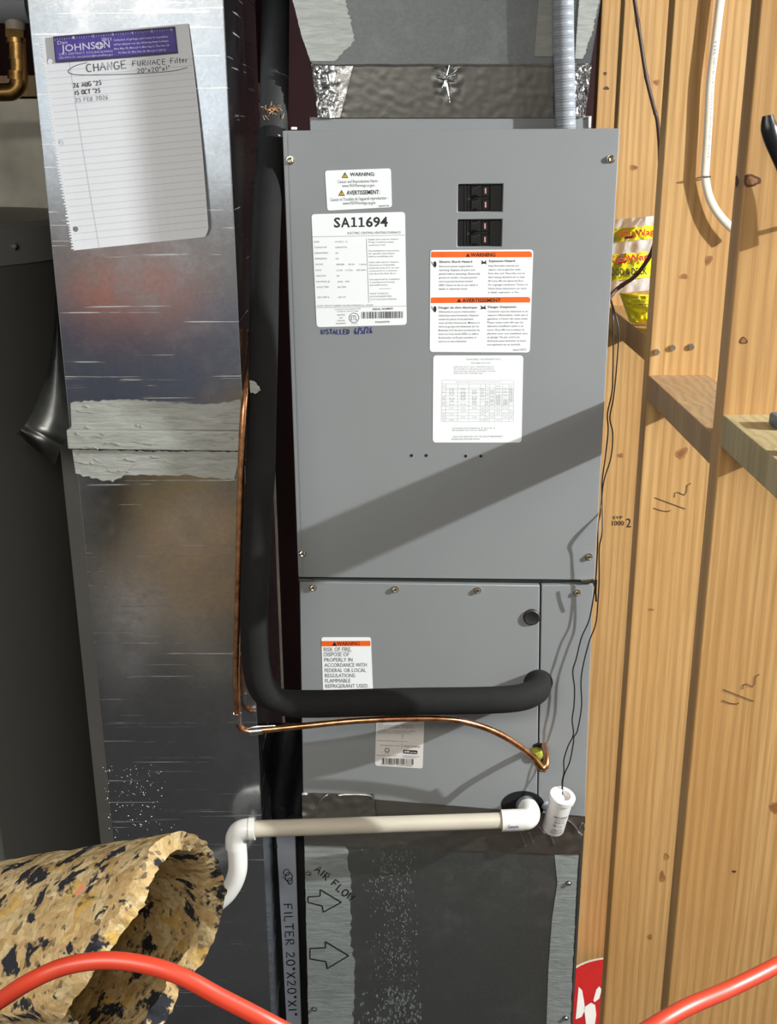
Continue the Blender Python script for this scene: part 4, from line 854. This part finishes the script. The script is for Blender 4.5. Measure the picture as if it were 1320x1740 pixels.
# ---- black plastic sheeting in the gap
def sheet(u, v):
    p = Vector((446, 1228)).lerp(Vector((516, 1228)), u).lerp(Vector((452, 1440)).lerp(Vector((517, 1440)), u), v)
    return at(p.x, p.y, 1.81 + .012 * math.sin(u * 7 + v * 3) + .006 * math.sin(v * 9 + u * 4))
tag(MB().grid(sheet, 14, 20).build('plastic_sheet', M['black'], smooth=True), 'black plastic sheeting hanging in the gap between duct and lower furnace', 'plastic sheet')

# ================================================================== LINES
# insulated suction line
il = thing('insulated_pipe', 'thick black foam-insulated pipe bending across the lower furnace', 'pipe', at(450, 1225, 1.62))
upath = [(468, -140, 2.02), (468, -40, 1.97), (467, 60, 1.92), (466, 150, 1.88), (464, 232, 1.845)]
MB().tube(pxpath(upath, 10), .0225, 24).build('foam_sleeve', M['foam_old'], il, smooth=True)['label'] = 'faded upper foam sleeve with a torn patch'
mid = [(463, 226, 1.845), (455, 330, 1.79), (450, 450, 1.74), (448, 560, 1.70), (445, 700, 1.665), (443, 800, 1.64), (438, 874, 1.63)]
MB().tube(pxpath(mid, 10), .0222, 24).build('foam_sleeve', M['foam'], il, smooth=True)
low = [(438, 873, 1.63), (433, 1000, 1.618), (432, 1080, 1.612), (436, 1135, 1.61), (448, 1172, 1.61), (478, 1192, 1.612), (530, 1196, 1.618), (690, 1192, 1.635), (820, 1190, 1.655), (880, 1186, 1.672), (908, 1176, 1.70), (915, 1164, 1.74), (914, 1160, 1.785)]
lp = pxpath(low, 12)
MB().tube(lp, lambda u: .0224 * (1 - .10 * math.exp(-((u - .40) / .03) ** 2)), 28).build('foam_sleeve', M['foam'], il, smooth=True)
b = MB(); rs = random.Random(4)
for i in range(30):
    c = Vector((460 + rs.gauss(0, 6), 192 + rs.gauss(0, 7))); b.tube([at(c.x, c.y, 1.842), at(c.x + rs.uniform(-6, 6), c.y + rs.uniform(-6, 4), 1.836 - rs.random() * .006), at(c.x + rs.uniform(-4, 10), c.y + rs.uniform(-9, 2), 1.838)], .0009, 5)
o = b.build('torn_fibres', M['fibre'], il, smooth=True); o['kind'] = 'stuff'
b = MB(); b.tube(catmull([at(x, y, 1.822) for x, y in ((453, 235), (460, 229), (468, 228), (476, 231))], 5), .0012, 6); b.build('torn_tape', M['label_dull'], il, smooth=True)
ragged([(424, 646), (432, 648), (440, 656)], [(425, 668), (434, 668), (443, 664)], 1.5, 1.648, .001, 5, 3).build('sealant_smear', M['mastic'], il)
# copper liquid line
cl = thing('copper_line', 'thin bare copper tube running under the black foam pipe', 'pipe', at(410, 1240, 1.63))
cpth = [(426, 560, 1.72), (424, 610, 1.70), (420, 645, 1.672), (414, 700, 1.645), (410, 780, 1.635), (407, 900, 1.63), (404, 1040, 1.628), (401, 1140, 1.625), (403, 1200, 1.625), (404, 1222, 1.625), (409, 1236, 1.624), (420, 1242, 1.624), (440, 1241, 1.624), (520, 1233, 1.622), (600, 1225, 1.622), (690, 1221, 1.63), (760, 1222, 1.645), (810, 1232, 1.66), (850, 1248, 1.675), (885, 1270, 1.69), (906, 1288, 1.70), (918, 1303, 1.705)]
MB().tube(pxpath(cpth, 8), .0054, 14).build('tube', M['copper'], cl, smooth=True)
for (x0, y0, x1, y1, Y, m) in ((403, 1212, 404, 1228, 1.625, 'solder'), (424, 1243, 446, 1241, 1.624, 'solder'), (905, 1286, 919, 1304, 1.703, 'brass')):
    MB().tube([at(x0, y0, Y), at(x1, y1, Y)], .0068, 14).build('solder_fitting', M[m], cl, smooth=True)
MB().tube(pxpath([(916, 1302, 1.705), (924, 1305, 1.706), (928, 1298, 1.71), (928, 1284, 1.725), (925, 1270, 1.76), (922, 1268, 1.80)], 6), .0058, 14).build('elbow', M['copper'], cl, smooth=True)
b = MB(); b.tube(catmull([at(x, y, 1.615) for x, y in ((418, 1240), (432, 1235), (450, 1234), (468, 1233))], 5), .0009, 6); b.build('solder_drip', M['solder'], cl, smooth=True)
# PVC condensate drain
pv = thing('drain_pipe', 'white PVC condensate drain pipe with elbows across the furnace base', 'pipe', at(400, 1530, 1.60))
Yl, Yr = 1.612, 1.70
MB().tube([at(418, 1409, Yl), at(860, 1394, Yr)], .0142, 24).build('pipe', M['pvc'], pv, smooth=True)
MB().tube(pxpath([(432, 1408, Yl), (418, 1409, Yl), (407, 1413, Yl), (401, 1424, Yl), (401, 1440, Yl - .002)], 6), .0178, 24).build('elbow', M['white'], pv, smooth=True)
MB().tube([at(424, 1408.5, Yl), at(433, 1408, Yl)], .019, 24).build('collar', M['white'], pv, smooth=True)
MB().tube(pxpath([(402, 1436, Yl - .002), (404, 1460, Yl - .006), (403, 1482, Yl - .010), (394, 1506, Yl - .014), (378, 1526, Yl - .018), (350, 1546, Yl - .022), (300, 1570, Yl - .03), (240, 1600, Yl - .03), (215, 1660, Yl - .03), (222, 1800, Yl - .03), (236, 2000, Yl - .03), (250, 2200, Yl - .03)], 6), lambda u: .0168 - .002 * min(1, u * 2), 24).build('trap', M['white'], pv, smooth=True)
b = MB(); b.tube([at(852, 1394.4, Yr - .001), at(888, 1393, Yr)], .0192, 24); b.build('elbow_socket', M['white'], pv, smooth=True)
MB().tube(pxpath([(884, 1393, Yr), (894, 1392, Yr + .001), (899, 1388, Yr + .008), (900, 1381, Yr + .02), (898, 1374, Yr + .035)], 6), .0186, 24).build('elbow', M['white'], pv, smooth=True)
MB().tube([at(898, 1375, Yr + .03), at(892, 1366, FY + .02)], .0188, 24).build('adapter', M['conduit'], pv, smooth=True)
b = MB(); text(b, 'Genova', 863, 1407.5, 881, 1406.8, 5.2, plane(Yr - .0205), .0003, .015); b.build('print', M['blue_pen'], pv)
# float-switch canister
ca_b, ca_t = at(939, 1409, 1.744), at(955.5, 1352, 1.732)
ax = (ca_t - ca_b).normalized(); Lc = (ca_t - ca_b).length
fc = thing('float_switch', 'white cylindrical float switch canister with black print, tilted above the foil tape', 'float switch', ca_b)
MB().lathe([(0, 0), (.0185, 0), (.0200, .003), (.0206, Lc - .010), (.0206, Lc - .008)], ca_b, ax, 36).build('body', M['white'], fc, smooth=True)
MB().lathe([(.0206, Lc - .009), (.0236, Lc - .008), (.0240, Lc), (.0225, Lc + .002), (.0150, Lc + .002), (.0140, Lc), (.0135, Lc - .008), (.0, Lc - .008)], ca_b, ax, 36).build('cap', M['white'], fc, smooth=True)
side = ax.cross(Vector((0, -1, 0))).normalized(); outv = side.cross(ax).normalized()
if outv.y > 0: outv = -outv; 
sgn = 1 if side.x > 0 else -1
def cansurf(a_, h_, off): r_ = .0206 + off; th = a_; return ca_b + ax * h_ + outv * (math.cos(th) * r_) + side * (sgn * math.sin(th) * r_)
def ctext(mb, s_, a0, h0, wid, ht, bold=0.0):
    vs, f_ = glyphs(s_, bold); x0 = min(v.x for v in vs); x1 = max(v.x for v in vs)
    mb.add([cansurf(a0 + ((v.x - x0) / (x1 - x0) - .5) * wid / .0206, h0 + v.y / _cap * ht, .0003) for v in vs], f_)
b = MB()
for s_, h_, wid, ht, bo in (('SAFE-T-SWITCH', .0440, .026, .0036, .02), ('FLOAT SWITCH FOR USE WITH', .0400, .021, .0018, 0), ('AIR CONDITIONERS', .0370, .016, .0018, 0), ('MODEL SS1', .0325, .018, .0026, .01), ('CONNECT IN SERIES', .0165, .020, .0018, 0), ('WITH THERMOSTAT CIRCUIT', .0140, .023, .0018, 0), ('24 VAC CLASS 2 ONLY', .0105, .023, .0022, 0), ('RECTORSEAL HOUSTON', .0080, .024, .0020, 0)): ctext(b, s_, .12, h_, wid, ht, bo)
ctext(b, 'UL', -.22, .0245, .006, .005, .02); ctext(b, '24 VAC 1.5', .25, .0255, .012, .0018); ctext(b, '5A', .35, .0225, .005, .0022)
b.build('print', M['ink'], fc)
MB().tube([ca_b + ax * .025 + Vector((0, .012, 0)), Vector((ca_b.x - .01, FY - .004, ca_b.z + .03))], .009, 16).build('mounting_port', M['conduit'], fc, smooth=True)
# two black wires
tw = thing('control_wires', 'pair of thin black wires hanging down the furnace right edge into the white canister', 'wire', at(1020, 900, 1.77))
wl = [(1038, 512, 1.83), (1041, 530, 1.80), (1042, 555, 1.765), (1041, 643, 1.762), (1039, 670, 1.762), (1032, 703, 1.762), (1033, 733, 1.762), (1028, 780, 1.762), (1023, 817, 1.76), (1022, 850, 1.755), (1016, 903, 1.748), (1015, 934, 1.748), (1012, 986, 1.752), (1009, 1010, 1.755), (1001, 1053, 1.757), (988, 1083, 1.755), (979, 1119, 1.752), (973, 1141, 1.75), (976, 1169, 1.748), (975, 1200, 1.745), (972, 1223, 1.742), (974, 1248, 1.738), (965, 1268, 1.734), (958, 1291, 1.73), (958, 1312, 1.724), (955, 1329, 1.718), (955, 1353, 1.714)]
wr2 = [(1038, 510, 1.83), (1044, 530, 1.80), (1051, 563, 1.765), (1047, 630, 1.76), (1042, 677, 1.76), (1036, 710, 1.76), (1041, 737, 1.76), (1038, 777, 1.76), (1027, 813, 1.758), (1023, 843, 1.752), (1023, 903, 1.745), (1018, 931, 1.745), (1018, 978, 1.748), (1016, 1021, 1.752), (1012, 1060, 1.754), (1001, 1090, 1.754), (991, 1129, 1.75), (987, 1159, 1.748), (988, 1200, 1.744), (981, 1241, 1.738), (975, 1252, 1.734), (974, 1263, 1.732), (968, 1294, 1.728), (959, 1315, 1.722), (956, 1330, 1.716), (956, 1350, 1.712)]
wl, wr2 = [[(x, y, 1.771 + (Y - 1.771) * .42 if Y < 1.77 and y > 880 else (1.792 if y > 535 and y <= 880 else Y)) for x, y, Y in l] for l in (wl, wr2)]
for l in (wl, wr2): MB().tube(pxpath(l, 6), .00115, 8).build('wire', M['wire'], tw, smooth=True)
MB().tube(pxpath([(1013, 985, 1.752), (1012, 1005, 1.754), (1013, 1022, 1.756)], 4), .0016, 8).build('wire_stub', M['wire'], tw, smooth=True)
# brown thermostat cable
tag(MB().tube(pxpath([(1070, -60, 2.08), (1078, 0, 2.08), (1087, 60, 2.07), (1098, 130, 2.06), (1110, 180, 2.05), (1118, 215, 2.04), (1122, 300, 2.0), (1118, 380, 1.96), (1108, 425, 1.92), (1096, 448, 1.90), (1078, 470, 1.88), (1058, 484, 1.86), (1044, 495, 1.85), (1034, 508, 1.84)], 8), lambda u: .0034 + .0006 * (math.sin(u * 61) > .93), 10).build('thermostat_cable', M['brown_cable'], smooth=True), 'brown cable running down behind the studs to the furnace edge', 'cable')
# white flat cable on stud
ry = YB - .011
rx = thing('electrical_cable', 'white flat electrical cable stapled down the middle stud', 'cable', at(1199, 300, ry))
MB().tube(pxpath([(1236, -80, ry), (1224, 0, ry), (1216, 65, ry), (1207, 138, ry), (1203, 211, ry), (1199, 276, ry), (1198, 302, ry), (1205, 335, ry), (1218, 360, ry - .002), (1237, 382, ry - .005), (1262, 402, ry - .008)], 8), .0066, 16, True, .55).build('jacket', M['cable'], rx, smooth=True)
st = MB(); st.tube([at(1192, 301, YB + .002), at(1192, 300, YB - .017), at(1207, 300, YB - .017), at(1207, 301, YB + .002)], .0011, 8); st.build('staple', M['screw_dk'], rx)
b = MB(); text(b, 'TYPE NM-B 14/2 WITH GROUND 600V', 1214.5, 68, 1202.5, 270, 3.4, plane(ry - .0036), .0004); b.build('print', M['ink_light'], rx)

# ================================================================== BAGS, BUCKET AND TOOLS IN THE STUD BAYS
YG = 2.0
pb = thing('roller_cover_bag', 'yellow and clear plastic bag of roller covers upright behind the middle stud', 'plastic bag', at(1075, 500, YG))
def bagf(q, bul, Y):
    def fn(u, v):
        a = Vector(q[0]).lerp(Vector(q[1]), u); c = Vector(q[3]).lerp(Vector(q[2]), u); p = a.lerp(c, v)
        return at(p.x, p.y, Y - bul * math.sin(u * PI) * .6 - .003 * noise.noise(Vector((u * 5, v * 6, Y * 9))) - .002 * math.sin(u * 23 + v * 5))
    return fn
bw = lambda y0, y1, l0, l1: [(l0, y0), (l0 + 85, y0 - 8), (l1 + 85, y1 - 8), (l1, y1)]
MB().grid(bagf(bw(373, 500, 1046, 1030), .02, YG), 20, 30).build('film', M['clear'], pb, smooth=True)
bsf = lambda px, py, off=0: at(px, py, YG - .0215 - off)
MB().grid(bagf(bw(389, 412, 1044, 1041), .02, YG - .002), 16, 6).build('printed_band', M['yellow'], pb, smooth=True)
MB().grid(bagf(bw(433, 478, 1038, 1032), .02, YG - .002), 16, 8).build('printed_band', M['yellow'], pb, smooth=True)
def qz(x, y): return (1000 + x / 5.8, 340 + y / 5.8)
r_, k = MB(), MB()
for (x0, y0, x1, y1, h) in ((465, 355, 690, 335, 60), (385, 608, 640, 580, 62)): text(r_, 'Wagn', *qz(x0, y0), *qz(x1, y1), h / 5.8, bsf, .001, .02)
for (cx_, cy2) in ((378, 338), (310, 580)):
    line(r_, [qz(*p) for p in arc(cx_, cy2, 80, 36, 0, 360, 24)], 1.2, bsf, .001); text(r_, 'SHERWIN', *qz(cx_ - 66, cy2 + 10), *qz(cx_ + 66, cy2 + 2), 4, bsf, .001); r_.flat([bsf(*qz(*p), .001) for p in ((cx_ - 18, cy2 + 20), (cx_ + 64, cy2 + 12), (cx_ + 62, cy2 + 36), (cx_ - 20, cy2 + 44))])
r_.build('print', M['red_ink'], pb)
text(k, 'WOOD & DECK', *qz(150, 745), *qz(575, 730), 11, bsf, .001, .02); k.build('print', M['ink'], pb)
YP = 1.955
b2 = thing('folded_bag', 'crumpled yellow plastic pack lying on the blocking behind the middle stud', 'plastic bag', at(1078, 548, YP))
def pack(u, v):
    q_ = [(1052, 498), (1125, 502), (1122, 552), (1070, 549)]; a = Vector(q_[0]).lerp(Vector(q_[1]), u); c = Vector(q_[3]).lerp(Vector(q_[2]), u); p = a.lerp(c, v)
    return at(p.x, p.y, YP - .028 * math.sin(u * PI) ** .6 * math.sin(min(1, v * .9 + .1) * PI) ** .5 - .007 * noise.noise(Vector((u * 7, v * 9, 2))))
MB().grid(pack, 18, 18).build('film', M['yellow'], b2, smooth=True)
k = MB(); psf = lambda px, py, off=0: at(px, py, YP - .034 - off)
for i, (s_, x) in enumerate((('IN POUCHES FOR', 1072), ('WOOD STAINS AND', 1075), ('STAIN, MOVE', 1077))): text(k, s_, x, 507 + i * 6, x + 34, 506 + i * 6, 2.6, psf, .001, .01)
k.build('print', M['ink'], b2)
# red bucket
bx, by2 = .527, 2.03; bz = at(1030, 1641, by2 + .128).z; br_ = .158
bu = thing('bucket', 'red plastic bucket with white rim on the floor between studs at bottom right', 'bucket', (bx, by2, FZ))
MB().lathe([(0, FZ + .002), (br_ - .025, FZ + .002), (br_ - .006, bz - .006)], (bx, by2, 0), n=48).build('body', M['red'], bu, smooth=True)
MB().lathe([(br_ - .006, bz - .010), (br_, bz - .010), (br_, bz - .001), (br_ - .003, bz + .002), (br_ - .008, bz + .001)], (bx, by2, 0), n=56).build('rim', M['pvc'], bu, smooth=True)
MB().lathe([(br_ - .007, bz), (0, bz)], (bx, by2, 0), n=56).build('lid', M['red'], bu)
def lsurf(px, py, off=0):
    r0 = ray(px, py); return CAM + r0 * ((bz + off - CAM.z) / r0.z)
b = MB()
for l in ([(983, 1677), (989, 1683), (992, 1700), (994, 1716), (988, 1728), (978, 1732)], [(1013, 1682), (1018, 1676), (1022, 1682), (1018, 1697), (1010, 1703), (1008, 1700)], [(992, 1712), (1004, 1704), (1011, 1708), (1013, 1724), (1010, 1745), (996, 1745)]): b.prism([lsurf(x, y, .0006) for x, y in l], .0004, Vector((0, 0, 1)))
b.build('painted_patch', M['label_dull'], bu)
# black tool handle and slate item at the right edge
tl = thing('tool_handle', 'black tool handle hanging at the right edge in front of the near stud', 'tool', at(1340, 300, YC - .02))
MB().tube(pxpath([(1304, 196, YC - .02), (1306, 214, YC - .02), (1312, 235, YC - .02), (1322, 258, YC - .02), (1336, 290, YC - .02), (1348, 330, YC - .02), (1352, 400, YC - .02)], 6), lambda u: .0062 + .004 * min(1, u * 5), 14, True, .7).build('grip', M['black'], tl, smooth=True)
MB().tube([at(1350, 380, YC - .02), at(1352, 380, YC + .01)], .003, 8).build('hook', M['screw_dk'], tl)
zk = (at(1213, 706, YC).z + at(1208, 756, YC).z) / 2 + .021
MB
it = thing('putty_knife', 'slate grey item lying on the treated blocking at the right edge', 'tool', (XS + .085, YC - .05, zk))
c0 = at(1309, 716, YC - .06)
MB().box(c0.x, c0.x + .06, YC - .085, YC - .05, zk, zk + .016).build('handle', M['grey_item'], it, bevel=.004)
MB().box(c0.x + .058, c0.x + .12, YC - .083, YC - .052, zk + .004, zk + .007).build('blade', M['screw_dk'], it)
c1 = at(1322, 790, YC - .16)
tag(MB().lathe([(0, 0), (.011, 0), (.012, .002), (.012, .02), (.009, .024), (.009, .03), (0, .03)], (c1.x + .006, YC - .19, zk), n=20).build('bottle_cap', M['black'], smooth=True), 'small dark cap on the treated blocking board by the right frame edge', 'cap')

# ================================================================== CARPET-PAD ROLL AND ORANGE CORD, lower left
near = [(80, 1716, .600), (110, 1668, .602), (146, 1618, .606), (175, 1584, .612), (205, 1541, .620), (222, 1512, .630), (236, 1473, .645), (262, 1436, .665), (303, 1413, .690), (340, 1424, .712), (364, 1451, .728), (377, 1482, .738), (381, 1524, .742), (370, 1576, .740), (349, 1625, .732), (323, 1664, .722), (295, 1708, .708), (272, 1752, .69), (235, 1796, .672), (185, 1812, .655), (135, 1790, .640), (98, 1742, .630), (70, 1700, .628), (30, 1668, .640)]
rim = catmull(near, 8); nr = len(rim)
def off2(i, t_):                                               # rim curve offset inwards by the sheet's thickness
    a_, c_ = rim[max(0, i - 1)], rim[min(nr - 1, i + 1)]; d_ = Vector((c_.x - a_.x, c_.y - a_.y)).normalized(); p = rim[i]
    return at(p.x - d_.y * t_, p.y + d_.x * t_, p.z)
AX = (at(-60, 1474, .80) - at(303, 1413, .690)).normalized()
TKP = 30
fr_ = thing('carpet_pad_roll', 'yellow and black speckled foam carpet pad rolled into a loose tube', 'carpet pad', at(200, 1700, .72))
ns = 56; b = MB(); m_ = ns + 1; vv = []
for k_ in (0, 1):
    for i in range(nr):
        p0 = off2(i, 0); p1 = off2(i, TKP); th_ = i * .045; cen = at(230, 1600, .68)
        for j in range(m_):
            s_ = .55 * (j / ns) ** 1.35; p = p1 if k_ else p0
            nz = .0022 * noise.noise(Vector((i * .13, s_ * 48, k_ * 7))) + 0.0005 * noise.noise(Vector((i * .5, s_ * 150, k_ * 3)))
            eg = (.006 * noise.noise(Vector((i * .11, k_ * .5, 5.0))) + .004 * noise.noise(Vector((i * .45, k_ * .8, 8.0)))) * max(0, 1 - s_ / .06)
            vv.append(p + AX * (s_ + eg) + (p - cen).normalized() * nz)
o_ = nr * m_; fc_ = []
for k_ in (0, 1): fc_ += [(k_ * o_ + i * m_ + j, k_ * o_ + i * m_ + j + 1, k_ * o_ + (i + 1) * m_ + j + 1, k_ * o_ + (i + 1) * m_ + j) for i in range(nr - 1) for j in range(ns)]
fc_ += [(i * m_, (i + 1) * m_, o_ + (i + 1) * m_, o_ + i * m_) for i in range(nr - 1)] + [(i * m_ + ns, o_ + i * m_ + ns, o_ + (i + 1) * m_ + ns, (i + 1) * m_ + ns) for i in range(nr - 1)]
fc_ += [(j, o_ + j, o_ + j + 1, j + 1) for j in range(ns)] + [((nr - 1) * m_ + j, (nr - 1) * m_ + j + 1, o_ + (nr - 1) * m_ + j + 1, o_ + (nr - 1) * m_ + j) for j in range(ns)]
b.add(vv, fc_).build('rolled_pad', M['rebond'], fr_, smooth=True, angle=60)
# orange extension cord
OC = .50
oc = pxpath([(-160, 1820, .56), (-60, 1740, .53), (0, 1700, .51), (50, 1668, OC), (110, 1642, OC), (180, 1632, OC), (250, 1640, OC), (310, 1660, OC), (370, 1692, OC), (440, 1728, .50), (520, 1772, .50), (640, 1850, .48), (790, 1880, .47), (950, 1835, .47), (1080, 1762, .48), (1160, 1715, .50), (1240, 1680, .53), (1320, 1640, .56), (1420, 1585, .62), (1560, 1500, .72)], 10)
tag(MB().tube(oc, .0048, 16).build('extension_cord', M['orange'], smooth=True), 'orange extension cord looping across the bottom in front of the foam roll', 'cord')
# print, pen strokes and wrinkles too small to pick apart singly
for o in bpy.data.objects:
    if o.parent and o.name.split('.')[0] in ('print', 'printed_lettering', 'ruled_lines', 'handwriting', 'handwritten_note', 'marker_lettering', 'tape_wrinkles', 'tape_pleats', 'pencil_mark', 'grade_stamp', 'exclamation_marks', 'painted_patch', 'header_band'): o['kind'] = 'stuff'
